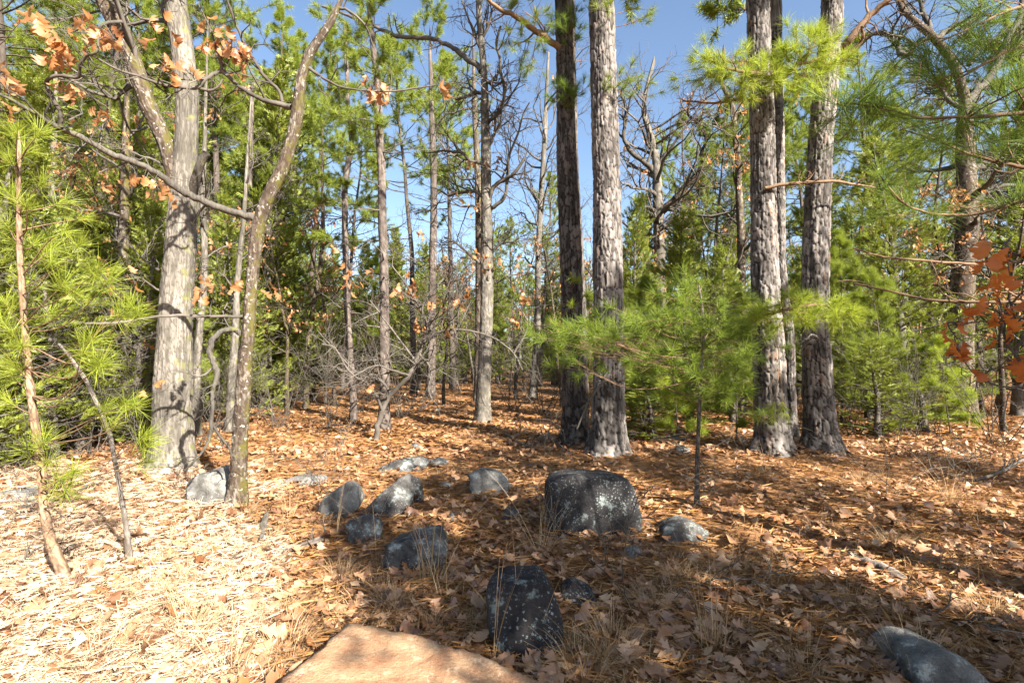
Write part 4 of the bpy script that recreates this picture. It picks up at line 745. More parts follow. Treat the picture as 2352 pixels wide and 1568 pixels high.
# near branches that reach in at the right edge from trunks outside the picture
g = rngs(451)
np_ = tree('pine_tree', 'near pine reaching in from the right edge with long dark green needles on thin twigs', 'pine', (3.6, 2.4, float(hz(3.6, 2.4))))
tk = np.array([[3.6, 2.4, -.1, .13], [3.62, 2.4, 1.5, .11], [3.6, 2.45, 3, .09], [3.55, 2.45, 4.6, .06], [3.6, 2.4, 6, .02]]); mb = MB(); bark(mb, tk, 48, .03, 5, .05, .1, .008, 452); part(np_, 'trunk', mb, M['pinebark'])
LN = []
for pts in ([(2700, 250, 14, 2.5), (2500, 250, 12, 2.4), (2352, 260, 10, 2.3), (2243, 268, 8, 2.2), (2180, 270, 7, 2.15), (2108, 270, 6, 2.1), (2060, 256, 5, 2.05), (2007, 246, 5, 2.), (1960, 238, 4, 2.), (1922, 238, 3, 2.)], [(2700, 40, 14, 2.5), (2500, 80, 12, 2.4), (2352, 105, 9, 2.3), (2290, 130, 8, 2.25), (2230, 165, 6, 2.2), (2170, 200, 4, 2.2)],
            [(2700, 420, 13, 2.6), (2450, 400, 11, 2.6), (2352, 386, 9, 2.6), (2290, 372, 7, 2.6), (2220, 352, 6, 2.6), (2150, 320, 5, 2.6), (2080, 300, 3, 2.6)], [(2700, 480, 13, 2.8), (2450, 470, 10, 2.9), (2352, 462, 9, 2.9), (2250, 490, 7, 3), (2150, 492, 6, 3), (2080, 470, 5, 3), (2040, 430, 4, 3)],
            [(2700, 640, 13, 2.8), (2450, 610, 11, 2.9), (2352, 601, 9, 3), (2230, 606, 7, 3), (2120, 598, 6, 3), (2030, 590, 5, 3), (1960, 570, 3, 3)], [(2700, 700, 13, 2.6), (2450, 690, 11, 2.7), (2352, 693, 10, 2.7), (2270, 694, 8, 2.7), (2150, 690, 7, 2.8), (2060, 672, 5, 2.8), (1960, 650, 4, 2.8)], [(2700, -40, 12, 2.5), (2450, 0, 9, 2.5), (2330, 20, 7, 2.4), (2240, 60, 5, 2.3), (2150, 100, 4, 2.2)]):
    a, t = limb(np_, pts, mat='pinetwig', n=(7, 2), L=.3, rng=g, sides=6); LN.append(a)
ln = np.vstack(LN)
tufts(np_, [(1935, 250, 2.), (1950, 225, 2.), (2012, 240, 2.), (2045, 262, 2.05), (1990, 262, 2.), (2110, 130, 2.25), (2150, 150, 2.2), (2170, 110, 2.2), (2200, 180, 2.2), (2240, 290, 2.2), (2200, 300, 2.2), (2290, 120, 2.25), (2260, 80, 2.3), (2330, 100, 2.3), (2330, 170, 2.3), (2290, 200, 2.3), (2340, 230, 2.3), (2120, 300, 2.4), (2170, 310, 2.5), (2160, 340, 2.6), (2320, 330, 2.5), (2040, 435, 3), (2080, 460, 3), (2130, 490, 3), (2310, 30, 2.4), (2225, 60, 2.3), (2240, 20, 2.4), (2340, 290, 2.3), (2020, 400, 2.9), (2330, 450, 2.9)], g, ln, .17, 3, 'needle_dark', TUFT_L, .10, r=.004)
nk = tree('oak_sapling', 'oak sapling at the right edge with large russet leaves close to the camera', 'oak', (2.6, 1.75, float(hz(2.6, 1.75))))
stem = np.array([[2.6, 1.75, -.05, .02], [2.58, 1.76, .6, .017], [2.5, 1.8, 1.2, .013], [2.45, 1.82, 1.8, .01], [2.4, 1.8, 2.4, .006]]); part(nk, 'stem', tubes(MB(), [catmull(stem, 5)], 8), M['twig'])
LN = [catmull(stem, 5)]
for pts in ([(2600, 620, 8, 1.85), (2450, 600, 7, 1.85), (2352, 590, 6, 1.85), (2300, 570, 4, 1.85), (2255, 560, 3, 1.85)], [(2600, 760, 8, 1.8), (2450, 740, 7, 1.8), (2352, 730, 6, 1.8), (2280, 735, 4, 1.8), (2205, 745, 3, 1.8)], [(2550, 930, 9, 1.8), (2420, 880, 8, 1.8), (2352, 840, 7, 1.8), (2310, 780, 5, 1.8), (2300, 740, 3, 1.8)], [(2500, 900, 7, 1.85), (2352, 890, 5, 1.9), (2290, 885, 4, 1.9), (2240, 860, 3, 1.9), (2215, 830, 2, 1.9)]):
    a, t = limb(nk, pts, n=(6, 3), L=.18, rng=g); LN.append(a)
hang(nk, [(2262, 575, 1.85), (2300, 568, 1.85), (2335, 575, 1.85), (2290, 595, 1.85), (2345, 610, 1.85), (2320, 635, 1.85), (2255, 720, 1.8), (2290, 722, 1.8), (2225, 745, 1.8), (2330, 710, 1.8), (2200, 780, 1.85), (2215, 812, 1.9), (2235, 800, 1.9), (2330, 760, 1.8), (2345, 790, 1.8), (2320, 600, 1.85), (2345, 740, 1.8)], g, .075, 2, mat='redleaf', near=np.vstack(LN), spread=.035)
flush_twigs()
# small branchlets, and low bare stems, in front of the right-hand ground
print('mid trees', round(time.time() - T0, 1))
# ------------------------------------------------------------------ cedars and thickets of the middle distance
def pl(tp, u, D, sc, label, group=None, name=None, cat=None, rz=None, g=rngs(900)):
    x = (u - 1176) / FPX * D; return place(tp, x, D, g.uniform(0, 6.28) if rz is None else rz, sc, label, group, name, cat)
pl(CEDARS[2], 610, 14, (1.1, 1.1, 1.12), 'tall dense dark cedar behind the leaning oak')
pl(CEDARS[2], 560, 15.5, (1.1, 1.1, 1.2), 'tall dark cedar half hidden by the leaning oak')
pl(CEDARS[2], 660, 16.5, (1.1, 1.1, 1.15), 'tall dark cedar right behind the tall dense one')
pl(CEDARS[0], 650, 15.5, (.9, .9, 1), 'dark cedar forming the right shoulder of the tall cedar')
pl(CEDARS[0], 235, 9.2, (1.1, 1.1, 1.05), 'olive cedar full of dead twigs left of the forked oak')
pl(CEDARS[2], 60, 10.5, (1.2, 1.2, .9), 'broad cedar at the left edge behind the sapling')
pl(CEDARS[1], 150, 8.6, (1., 1., .8), 'low bushy cedar behind the bare sapling stem')
pl(CEDARS[2], 330, 13, (1.1, 1.1, 1), 'cedar showing between the two forks of the oak')
pl(CEDARS[1], 480, 13, (1, 1, 1.1), 'cedar between the forked oak and the leaning oak')
pl(CEDARS[1], 1455, 11, (.8, .8, .95), 'cedar right beside the pale stout pine')
pl(CEDARS[0], 1585, 9.6, (.75, .75, .62), 'low cedar with a dark stem behind the young pine')
pl(CEDARS[1], 1680, 10.5, (.8, .8, .72), 'cedar left of the right-hand pine group')
pl(CEDARS[2], 1530, 17, (1, 1, .8), 'taller cedar behind the crooked grey oak')
pl(CEDARS[0], 2085, 10.5, (1.1, 1.1, .95), 'feathery cedar right of the pine group')
pl(CEDARS[1], 1990, 12, (1, 1, 1), 'cedar just behind the right-hand pine trunk')
pl(CEDARS[3], 2010, 8.6, (1.1, 1.1, .55), 'spreading knee-high cedar on the leaves right of the pine group')
pl(CEDARS[3], 2120, 9.2, (1.2, 1.2, .5), 'flat cedar sprig on the sunny leaves below the slim young pine')
pl(CEDARS[3], 1500, 8.3, (1, 1, .4), 'flat green cedar sprig beside the foot of the pale pine')
pl(CEDARS[2], 2330, 12.5, (1, 1, .95), 'cedar at the right edge behind the russet leaves')
pl(CEDARS[0], 960, 22, (1.1, 1.1, 1.0), 'rounded dark cedar behind the far slim pine')
pl(CEDARS[1], 2180, 14, (1.1, 1.1, 1.1), 'cedar behind the thick dark oak')
pl(CEDARS[0], 1860, 14, (1, 1, 1), 'cedar seen between the right-hand pine trunks')
g = rngs(901)
LB = {'c': ('olive green cedar in the undergrowth beyond the clearing', 'cedars of the far undergrowth'), 'y': ('young pine in the undergrowth beyond the clearing', 'young pines of the far undergrowth'),
      'p': ('tall slender pine in the woods beyond the clearing', 'tall pines of the far woods'), 'o': ('leafless oak in the woods beyond the clearing', 'bare oaks of the far woods'), 's': ('bare grey shrub beyond the clearing', 'bare shrubs beyond the clearing')}
def spot(lo, hi, n, gap=0, keep=lambda u, D: True):
    out = []
    while len(out) < n:
        D = math.sqrt(g.uniform(lo * lo, hi * hi)); u = g.uniform(-180, 2530)
        if keep(u, D) and all(abs(u - a) * D / FPX + abs(D - b) > gap for a, b in out): out.append((u, D))
    return out
for u, D in spot(17, 48, 85, .9, lambda u, D: not (700 < u < 1320 and D < 27)): pl(CEDARS[int(g.integers(0, 4))], u, D, g.uniform(.6, 1.05) * np.array([1, 1, g.uniform(.7, 1.05)]), *LB['c'], g=g)
for u, D in spot(13, 45, 60, .8, lambda u, D: not (680 < u < 1330 and D < 24)): pl(YOUNG[int(g.integers(0, 2))], u, D, g.uniform(.8, 1.4), *LB['y'], g=g, name='young_pine', cat='young pine')
for u, D in spot(24, 62, 70, 1.2, lambda u, D: not (700 < u < 1300 and D < 38)): pl(PINES[int(g.integers(0, 4))], u, D, g.uniform(.65, 1.0) * (1 if abs(u - 1500) > 300 else .85), *LB['p'], g=g)
for u, D in spot(19, 55, 80, 1.2, lambda u, D: not (700 < u < 1300 and D < 26)): pl(OAKS[int(g.integers(0, 4))], u, D, g.uniform(.8, 1.15), *LB['o'], g=g)
for u, D in spot(10.5, 40, 60, .6): pl(SHRUBS[int(g.integers(0, 3))], u, D, g.uniform(.8, 1.4), *LB['s'], g=g)
# pines whose sunlit crowns fill the upper left and the upper middle
for u, D, k, s, lab in ((700, 20, 1, 1.0, 'pine with a pale green sunlit crown above the dark cedar'), (790, 24, 0, 1.05, 'pine whose small bright crown rises behind the kinked thin pine'), (950, 20, 3, 1.05, 'pine with a bright yellow-green crown behind the dark slim pine'), (1040, 23, 1, 1.1, 'pine with a bright crown left of the centre oak'), (640, 15, 2, .95, 'pine behind the top of the leaning oak'), (150, 13, 2, .9, 'pine above the thicket at the upper left'), (40, 16, 0, .9, 'pine at the upper left corner'), (300, 17, 3, .9, 'pine seen between the oak forks'), (500, 18, 1, .9, 'pine whose crown shows right of the forked oak'), (1240, 27, 0, .9, 'pine behind the pale slender oak'), (1640, 22, 2, .9, 'pine behind the rusty-leaved oak'), (2010, 15, 3, .85, 'pine with a loose crown right of the leaning pine'), (2290, 14, 2, 1.0, 'pine behind the gnarled oak crown'), (1760, 20, 1, .85, 'pine behind the left trunk of the right-hand group'), (2130, 17, 0, .85, 'pine behind the gnarled oak limbs')):
    pl(PINES[k], u, D, s, lab, g=g)
# trees beside and behind the camera: they cast the dappled shade
gb = rngs(77)
def back(tp, x, y, sc, lab, grp, **k): return place(tp, x, y, gb.uniform(0, 6.28), sc, lab, grp, **k)
SH = 'trees standing behind the camera'
for x, y, k, s, lab in ((6.4, -2.6, 2, .7, 'short pine behind the camera at its right'), (8, -1.5, 0, .55, 'small pine right of the camera'), (7.4, -4.4, 0, .6, 'small pine farther behind the camera'), (5.56, 2.4, 1, .45, 'small pine just outside the right edge'), (7.9, 2.9, 3, .47, 'small loose pine outside the right edge'), (9.6, 1.1, 1, .5, 'small pine farther outside the right edge'), (7.25, .45, 3, .52, 'small loose pine beside the others outside the right edge'), (10.1, .7, 0, .56, 'small pine farthest outside the right edge'), (6.84, .9, 1, .56, 'small tall pine between the outside pines and the camera')): back(PINES[k], x, y, s, lab, SH)
for x, y, k, s, lab in ((3.0, -1.75, 1, .92, 'small cedar nearest behind the camera'), (4.3, -1.5, 0, .86, 'cedar close behind the camera'), (5.6, -3.2, 2, (.85, .85, .8), 'tall cedar behind the camera'), (6.2, -1.9, 1, .95, 'cedar between the tall cedar and the right edge'), (5.4, -1.2, 1, .8, 'cedar right of the small cedar behind the camera')): back(CEDARS[k], x, y, s, lab, SH)
# thicket at the left, close and tangled
for u, D, k, s, lab in ((70, 11.5, 1, .95, 'tall pine filling the upper left corner'), (200, 13.5, 0, 1.1, 'tall pine high behind the mossy left fork'), (-30, 10, 3, .95, 'tall pine cut by the left edge'), (470, 15, 1, 1.05, 'tall pine above the bent limb of the leaning oak'), (350, 14.5, 3, 1.1, 'tall pine showing between the forks of the oak'), (610, 19, 0, 1.2, 'tall pine high behind the leaning oak')): pl(PINES[k], u, D, s, lab, g=g)
for u, D, k, sc, lab in ((190, 7.6, 1, (.9, .9, .75), 'olive cedar nearest to the camera in the left thicket'), (20, 7.8, 1, (1, 1, .9), 'cedar at the left edge close behind the bright sapling'), (-60, 6.5, 0, (1, 1, .8), 'cedar cut off by the left edge'), (120, 12.5, 2, (1.1, 1.1, .9), 'tall cedar at the back of the left thicket'), (420, 16, 2, (1.1, 1.1, .95), 'tall cedar far behind the forked oak'), (250, 15, 2, (1.2, 1.2, 1), 'tall cedar behind the reddish brown trunk'), (720, 17, 1, (1, 1, .9), 'cedar right of the slanting stem'), (560, 11, 1, (.9, .9, .9), 'bright cedar just left of the leaning oak'),
    (1450, 14, 0, (.9, .9, .9), 'cedar seen right above the young pine'), (1650, 15, 0, (1, 1, .9), 'cedar behind the rusty-leaved oak'), (-40, 5.6, 3, (1.2, 1.2, 1.1), 'low yellowish cedar at the left edge beside the sapling'), (130, 6.9, 3, (1.3, 1.3, 1.2), 'low bushy cedar left of the bare sapling top'), (300, 8.2, 1, (.9, .9, .8), 'bright cedar touching the forked oak from the left')): pl(CEDARS[k], u, D, sc, lab, g=g)
for u, D, k, s in ((330, 7.6, 1, 1.0), (460, 8, 1, 1.0), (215, 7.4, 0, 1.1), (500, 9.2, 1, .9), (640, 10.5, 0, 1.2), (760, 10, 1, 1.1), (1180, 13, 1, 1.2), (1250, 12, 0, 1.3), (2100, 8.5, 0, 1.1), (2290, 8, 1, 1.0), (1960, 9, 1, .9)): pl(SHRUBS[k], u, D, s, 'x', 'bare shrubs beyond the clearing', g=g)
for u, D, k, s in ((180, 9.5, 1, .6), (335, 10.2, 3, .75), (480, 12, 0, .6), (40, 8.4, 3, .7), (250, 12, 2, .6), (2010, 12.5, 1, .65), (2300, 9.6, 3, .65), (1945, 14, 0, .6), (770, 14, 3, .75), (1020, 15.5, 1, .6), (1185, 17, 0, .6), (1290, 14.5, 3, .7), (660, 12.5, 3, .7), (1450, 12, 1, .55), (1620, 15, 0, .65), (120, 7.8, 1, .5), (2140, 13, 3, .8)): pl(OAKS[k], u, D, s, *LB['o'], g=g)
for u, D in spot(14, 26, 24, 1.3, lambda u, D: u < 600): pl(PINES[int(g.integers(0, 4))], u, D, g.uniform(.8, 1.1), *LB['p'], g=g)
for u, D in spot(12, 26, 16, 1.3, lambda u, D: 1560 < u): pl(PINES[int(g.integers(0, 4))], u, D, g.uniform(.6, .95), *LB['p'], g=g)
for u, D in spot(9, 18, 14, 1.0, lambda u, D: u < 560 or u > 1950): pl(OAKS[int(g.integers(0, 4))], u, D, g.uniform(.5, .8), *LB['o'], g=g)
for u, D, k, s in ((340, 9, 0, 1.1), (1480, 9, 0, .9), (1560, 8, 2, 1.0), (1690, 8.6, 0, .8), (2020, 9.5, 0, 1.0), (2180, 9, 2, 1.1), (1930, 10.5, 1, .9)): pl(YOUNG[k], u, D, s, *LB['y'], g=g, name='young_pine', cat='young pine')
for k_, (x, y, k, s) in enumerate(((-6.5, -3, 0, .8), (-9, -1.5, 1, .8), (-8, -6, 2, 1.0), (-11, -5, 3, .9), (-12, 0, 0, .9), (-5.5, -8, 1, .9), (-13, -9, 2, 1), (-9, -12, 3, 1), (11, -13, 2, .9), (15, -10, 2, .9), (17, -5, 0, .75), (13, -17, 1, .7), (19, -13, 3, .75), (8, -19, 0, .8))): place(PINES[k], x, y, k_, s, '%s pine counted in the woods %s behind the camera' % ('first second third fourth fifth sixth seventh eighth'.split()[k_ % 8 if x < 0 else k_ - 8], 'left' if x < 0 else 'right'), 'pines in the woods behind the camera')
C_ = lambda u, D: 640 < u < 1330
for u, D in spot(27, 60, 34, 1.2, C_): pl(PINES[int(g.integers(0, 4))], u, D, g.uniform(.5, .85), *LB['p'], g=g)
for u, D in spot(27, 60, 34, 1.0, C_): pl(CEDARS[int(g.integers(0, 3))], u, D, g.uniform(.8, 1.2), *LB['c'], g=g)
for u, D in spot(21, 45, 30, 1.0, C_): pl(OAKS[int(g.integers(0, 4))], u, D, g.uniform(.5, .9), *LB['o'], g=g)
for u, D in spot(22, 45, 22, 1.0, C_): pl(YOUNG[int(g.integers(0, 2))], u, D, g.uniform(1, 1.5), *LB['y'], g=g, name='young_pine', cat='young pine')
mb, tk = MB(), []; g = rngs(950); P = []; Sz = []
for i in range(230):                             # the woods go on beyond what can be told apart
    D = g.uniform(55, 120); x = g.uniform(-1.25, 1.25) * D; h = g.uniform(5, 13); z = float(hz(x, D)); tk.append(np.array([[x, D, z - .2, .14], [x + g.normal() * .2, D, z + h * .5, .11], [x + g.normal() * .3, D, z + h, .03]]))
    n = 26; f = g.uniform(.05 if h < 9 else .25, 1, n); w_ = (1 - f) * 1.8 + .5; P.append(np.stack([x + g.normal(size=n) * w_, D + g.normal(size=n) * w_, z + f * h], -1)); Sz.append(g.uniform(.6, 1.3, n))
put(mb, TUFT_C, np.concatenate(P), g.normal(size=(230 * 26, 3)) + [0, 0, .6], np.concatenate(Sz), g)
fw = tag(link('far_woods', mb.data('far_woods', M['cedar'], smooth=False)), 'far green woods closing the view between the trunks', 'woods', kind='stuff'); link('trunks', tubes(MB(), tk, 4).data('trunks', M['slimpine']), fw)['kind'] = 'stuff'
print('woods', round(time.time() - T0, 1))
# ------------------------------------------------------------------ rocks
bm = bmesh.new(); bmesh.ops.create_icosphere(bm, subdivisions=6, radius=1); ICO6 = (np.array([v.co[:] for v in bm.verts]), np.array([[v.index for v in f.verts] for f in bm.faces])); bm.free()
bm = bmesh.new(); bmesh.ops.create_icosphere(bm, subdivisions=5, radius=1); ICO5 = (np.array([v.co[:] for v in bm.verts]), np.array([[v.index for v in f.verts] for f in bm.faces])); bm.free()
bm = bmesh.new(); bmesh.ops.create_icosphere(bm, subdivisions=4, radius=1); ICO4 = (np.array([v.co[:] for v in bm.verts]), np.array([[v.index for v in f.verts] for f in bm.faces])); bm.free()
def stone(name, label, cat, c, planes, mat, seed, p=16, rough=.02, ico=ICO4, group=None, chips=7):
    """a boulder cut by planes (normal, distance), its edges worn round, its faces pitted"""
    d, f = ico; Nn = unit(np.array([q[0] for q in planes])); ds = np.array([q[1] for q in planes])
    k = np.maximum(d @ Nn.T, 0) / ds; r = 1 / np.maximum((k ** p).sum(1), 1e-9) ** (1 / p)
    g = np.random.default_rng(seed + 777)
    for q in range(chips):                            # chip the corners off
        n = unit(g.normal(size=3) + np.array([0, -.5, .3])); h = float((d * r[:, None] @ n).max()) * g.uniform(.76, .95); k = np.maximum(d @ n, 0) / h; r = 1 / (r ** -30. + k ** 30.) ** (1 / 30)
    v = d * r[:, None]; s = float(np.mean(ds)); q = v / s; v = v * (1 + rough * .9 * np.round(2.2 * fbm(q[:, 0] * .9, q[:, 1] * .9, q[:, 2] * 2.4, seed + 31, 2)) / 2.2)[:, None]; q = v / s
    v = v * (1 + rough * 1.6 * fbm(q[:, 0] * 1.6, q[:, 1] * 1.6, q[:, 2] * 1.6, seed, 3) + rough * .5 * fbm(q[:, 0] * 9, q[:, 1] * 9, q[:, 2] * 9, seed + 9, 3) - rough * 1.6 * np.clip(1 - 5 * np.abs(vn(q[:, 0] * 2.3, q[:, 1] * 2.3, q[:, 2] * 2.3, seed + 5)), 0, 1) + rough * .3 * fbm(q[:, 0] * 22, q[:, 1] * 22, q[:, 2] * 22, seed + 19, 2))[:, None]
    return tag(link(name, MB().add(v, t=f).data(name, M[mat]), None, tuple(c)), label, cat, group)
def outline(pts, D, thick, tilt=0.0, back=(0, 1, .35)):
    """planes for a block whose face shows the given photo outline at D metres, thick metres deep"""
    P = np.array([PX(u, v, D) for u, v in pts]); c = P.mean(0); P = P - c; pl_ = []; A = 0
    for k in range(len(P)):
        a, b = P[k], P[(k + 1) % len(P)]; e = b - a; n = np.array([e[2], 0, -e[0]]); n /= np.linalg.norm(n); m = (a + b) / 2
        if n @ m < 0: n = -n
        pl_.append((n + np.array([0, .12, 0]), max(n @ m, .02)))
    pl_.append(((.05, -1, tilt), thick * .5)); pl_.append((back, thick * .5)); return c + np.array([0, thick * .15, 0]), pl_
def rock(label, pts, mat, thick=.4, seed=0, dz=0, tilt=.25, base=None, ico=ICO4, rough=.045, p=26, cat='rock', name='rock', chips=None):
    u = np.mean([q[0] for q in pts]); v = max(q[1] for q in pts); D = float(GD(u, v + dz)[1]) + thick * .25
    pts = [(a, b + (.12 * (v - min(q[1] for q in pts)) if b > v - 8 else 0)) for a, b in pts]
    c, pl_ = outline(pts, D, thick, tilt); c = c - np.array([0, 0, .055]); return stone(name, label, cat, c, pl_, mat, seed, p, rough, ico, chips=chips or (2 if name == 'boulder' else 7))
rock('large dark blocky boulder with white lichen specks in front of the twin pines', [(1256, 1084), (1285, 1072), (1340, 1070), (1400, 1073), (1440, 1082), (1456, 1110), (1460, 1150), (1452, 1215), (1400, 1224), (1320, 1212), (1272, 1205), (1258, 1150)], 'rock_dark', .55, 3, ico=ICO6, rough=.016, p=22, tilt=.12, cat='boulder', name='boulder')
rock('black speckled boulder among grass and leaves, lowest in the middle of the picture', [(1124, 1308), (1180, 1300), (1240, 1292), (1262, 1312), (1282, 1380), (1290, 1430), (1270, 1478), (1220, 1496), (1175, 1485), (1150, 1420), (1130, 1360)], 'rock_dark', .4, 5, ico=ICO6, rough=.018, p=20, tilt=.35, cat='boulder', name='boulder')
rock('flat-faced dark rock with pale lichen blotches behind the grass left of centre', [(886, 1232), (940, 1215), (1000, 1205), (1030, 1225), (1020, 1262), (990, 1300), (920, 1310), (900, 1290)], 'rock_mid', .4, 7, ico=ICO6, tilt=.4)
rock('pointed grey slab tilted up at the left end of the rock scatter', [(728, 1160), (760, 1120), (805, 1090), (822, 1104), (830, 1140), (800, 1165), (745, 1185)], 'rock_pale', .35, 9, ico=ICO5, tilt=.4, rough=.03)
rock('pale lichened slab leaning against a brown-faced wedge', [(848, 1150), (900, 1100), (938, 1074), (950, 1092), (945, 1140), (910, 1168), (870, 1178)], 'rock_mid', .3, 11, ico=ICO5, tilt=.4)
rock('brown shaded wedge of rock right behind the leaning lichened slab', [(905, 1112), (940, 1078), (962, 1088), (972, 1130), (950, 1160), (915, 1150)], 'rock_dark', .25, 13, tilt=.2)
rock('squarish blue-grey rock between the pointed slab and the flat-faced dark rock', [(804, 1180), (835, 1170), (868, 1182), (878, 1205), (868, 1235), (835, 1240), (810, 1222)], 'rock_mid', .28, 15, ico=ICO5, tilt=.5)
rock('rounded pale rock left of the large dark boulder', [(1076, 1078), (1110, 1064), (1150, 1072), (1172, 1100), (1160, 1120), (1120, 1130), (1085, 1105)], 'rock_pale', .4, 17, ico=ICO5, tilt=.7)
rock('small pale stone between the brown wedge and the rounded pale rock', [(1000, 1105), (1020, 1094), (1036, 1100), (1034, 1118), (1005, 1120)], 'rock_pale', .15, 19, tilt=.7)
rock('dark blue stone below the rounded pale rock', [(1150, 1180), (1165, 1150), (1185, 1152), (1198, 1175), (1185, 1190), (1160, 1192)], 'rock_mid', .2, 21)
rock('tiny blue-grey stone left of the dark blue stone', [(1118, 1188), (1135, 1176), (1152, 1186), (1145, 1202), (1122, 1200)], 'rock_mid', .12, 23)
rock('flat thin stone lying before the rounded pale rock', [(1066, 1198), (1090, 1193), (1112, 1200), (1090, 1208), (1068, 1206)], 'rock_mid', .2, 25, tilt=1.2)
rock('small lichened stone above the flat-faced dark rock', [(1025, 1170), (1040, 1162), (1052, 1178), (1045, 1192), (1028, 1188)], 'rock_mid', .12, 26)
rock('low flat slate rock beyond the leaning slab', [(880, 1062), (915, 1046), (960, 1040), (985, 1050), (960, 1068), (900, 1076)], 'rock_mid', .5, 27, tilt=1.0, ico=ICO5)
rock('low flat rock touching the right end of the slate rock', [(980, 1052), (1005, 1042), (1030, 1050), (1025, 1064), (990, 1064)], 'rock_mid', .35, 29, tilt=1.0)
rock('flat pale rock on sunlit straw right of the leaning oak', [(660, 1092), (690, 1080), (730, 1082), (745, 1094), (725, 1108), (670, 1110)], 'rock_pale', .35, 31, tilt=1.0, ico=ICO5)
rock('pale grey boulder crossed by the shadow of the leaning oak', [(440, 1085), (468, 1062), (505, 1058), (535, 1080), (545, 1120), (520, 1150), (470, 1130), (440, 1110)], 'rock_pale', .4, 33, tilt=.7, ico=ICO5)
rock('dark blue-grey rock right of the large boulder', [(1518, 1190), (1545, 1178), (1585, 1180), (1612, 1195), (1612, 1230), (1570, 1242), (1525, 1235)], 'rock_mid', .35, 35, tilt=.5, ico=ICO5)
rock('small flat stone between the large boulder and the dark blue-grey rock', [(1468, 1192), (1490, 1186), (1512, 1196), (1500, 1208), (1475, 1208)], 'rock_mid', .2, 37, tilt=1)
rock('pale flat stone in front of the large boulder at its right', [(1425, 1245), (1450, 1236), (1480, 1245), (1490, 1268), (1460, 1275), (1435, 1265)], 'rock_pale', .2, 39, tilt=1, ico=ICO5)
rock('thin dark stone at the foot of the large boulder', [(1300, 1240), (1340, 1234), (1365, 1245), (1350, 1258), (1310, 1256)], 'rock_dark', .2, 41, tilt=.8)
rock('brown leaf-covered rock right of the black speckled boulder', [(1290, 1335), (1320, 1318), (1360, 1335), (1372, 1370), (1340, 1400), (1300, 1385)], 'rock_dark', .3, 43, tilt=.5, ico=ICO5)
rock('rounded speckled grey rock near the lower right corner', [(2070, 1480), (2100, 1456), (2150, 1452), (2196, 1470), (2240, 1520), (2262, 1570), (2200, 1605), (2095, 1605), (2072, 1545)], 'rock_pale', .4, 45, tilt=.5, ico=ICO6, rough=.02, p=10, name='rock', chips=2)
rock('weathered rock behind the twin pines at their right', [(1535, 1002), (1555, 992), (1575, 1000), (1572, 1014), (1540, 1014)], 'rock_pale', .3, 47, tilt=.8)
rock('pale round stone just below the weathered rock', [(1548, 1024), (1566, 1012), (1584, 1022), (1580, 1038), (1555, 1040)], 'rock_pale', .25, 49, tilt=.6)
rock('low grey rock at the left edge under the sapling', [(0, 1132), (30, 1112), (65, 1115), (80, 1128), (50, 1145), (5, 1148)], 'rock_pale', .4, 51, tilt=1, ico=ICO5)
rock('small blue stone at the foot of the leaning scrub oak', [(940, 1018), (950, 1008), (962, 1014), (960, 1026), (944, 1028)], 'rock_mid', .2, 53)
rock('grey stone edge under the grass beside the orange slab', [(970, 1440), (1010, 1430), (1040, 1445), (1030, 1470), (985, 1475)], 'rock_dark', .25, 55, tilt=1)
rock('low rock in sunlit litter left of the big grass tuft', [(430, 1325), (480, 1308), (530, 1310), (535, 1325), (470, 1345), (435, 1345)], 'rock_pale', .35, 57, tilt=1.4, ico=ICO5)
for k, (u, v, a, mt, lab) in enumerate([(1245, 1190, 12, 'rock_mid', 'small stone against the left foot of the large boulder'), (1085, 1150, 10, 'rock_mid', 'tiny stone below the left end of the rounded pale rock'), (985, 1180, 14, 'rock_dark', 'small dark stone between the brown wedge and the flat-faced rock'), (900, 1205, 11, 'rock_pale', 'small pale stone between the leaning slab and the flat-faced rock'), (705, 1130, 12, 'rock_mid', 'small stone left of the pointed grey slab'), (1480, 1265, 10, 'rock_mid', 'tiny stone below the dark blue-grey rock'), (1060, 1250, 12, 'rock_dark', 'small half-buried stone right of the flat-faced rock'), (790, 1070, 12, 'rock_pale', 'small pale stone on the straw left of the slate rock'), (1215, 1065, 9, 'rock_mid', 'tiny stone behind the large boulder at its left'), (1400, 1060, 10, 'rock_pale', 'tiny pale stone at the foot of the stout pine'), (960, 1395, 15, 'rock_mid', 'grey stone showing through the tangled grass near the slab'), (1660, 1245, 10, 'rock_mid', 'tiny stone in the leaves right of the dark blue-grey rock')]):
    rock(lab, [(u - a * 1.3, v), (u - a * .6, v - a * .9), (u + a * .5, v - a), (u + a * 1.4, v - a * .2), (u + a, v + a * .4), (u - a, v + a * .5)], mt, .16, 101 + k, tilt=.8, name='stone', cat='stone')
SLABP = []
def slab(label, pts, mat, top, thick, seed, ico=ICO6, p=70, rough=.02, slope=(0, 0), name='rock', cat='rock'):
    P = np.array([GD(u, v, top) for u, v in pts[:-2]] + [np.array([*q, top]) for q in pts[-2:]]) if not isinstance(pts[-1][0], str) else None
    SLABP.append(P[:, :2].copy()); c = P.mean(0); c[2] = P[:, 2].mean() - thick / 2; pl_ = [((slope[0], slope[1], 1), thick / 2), ((0, 0, -1), thick / 2)]
    for k in range(len(P)):
        a, b = P[k][:2] - c[:2], P[(k + 1) % len(P)][:2] - c[:2]; e = b - a; n = np.array([e[1], -e[0]]) / np.linalg.norm(e); m = (a + b) / 2
        if n @ m < 0: n = -n
        pl_.append(((n[0], n[1], -.15), max(n @ m, .02)))
    return stone(name, label, cat, c, pl_, mat, seed, p, rough, ico, chips=0)
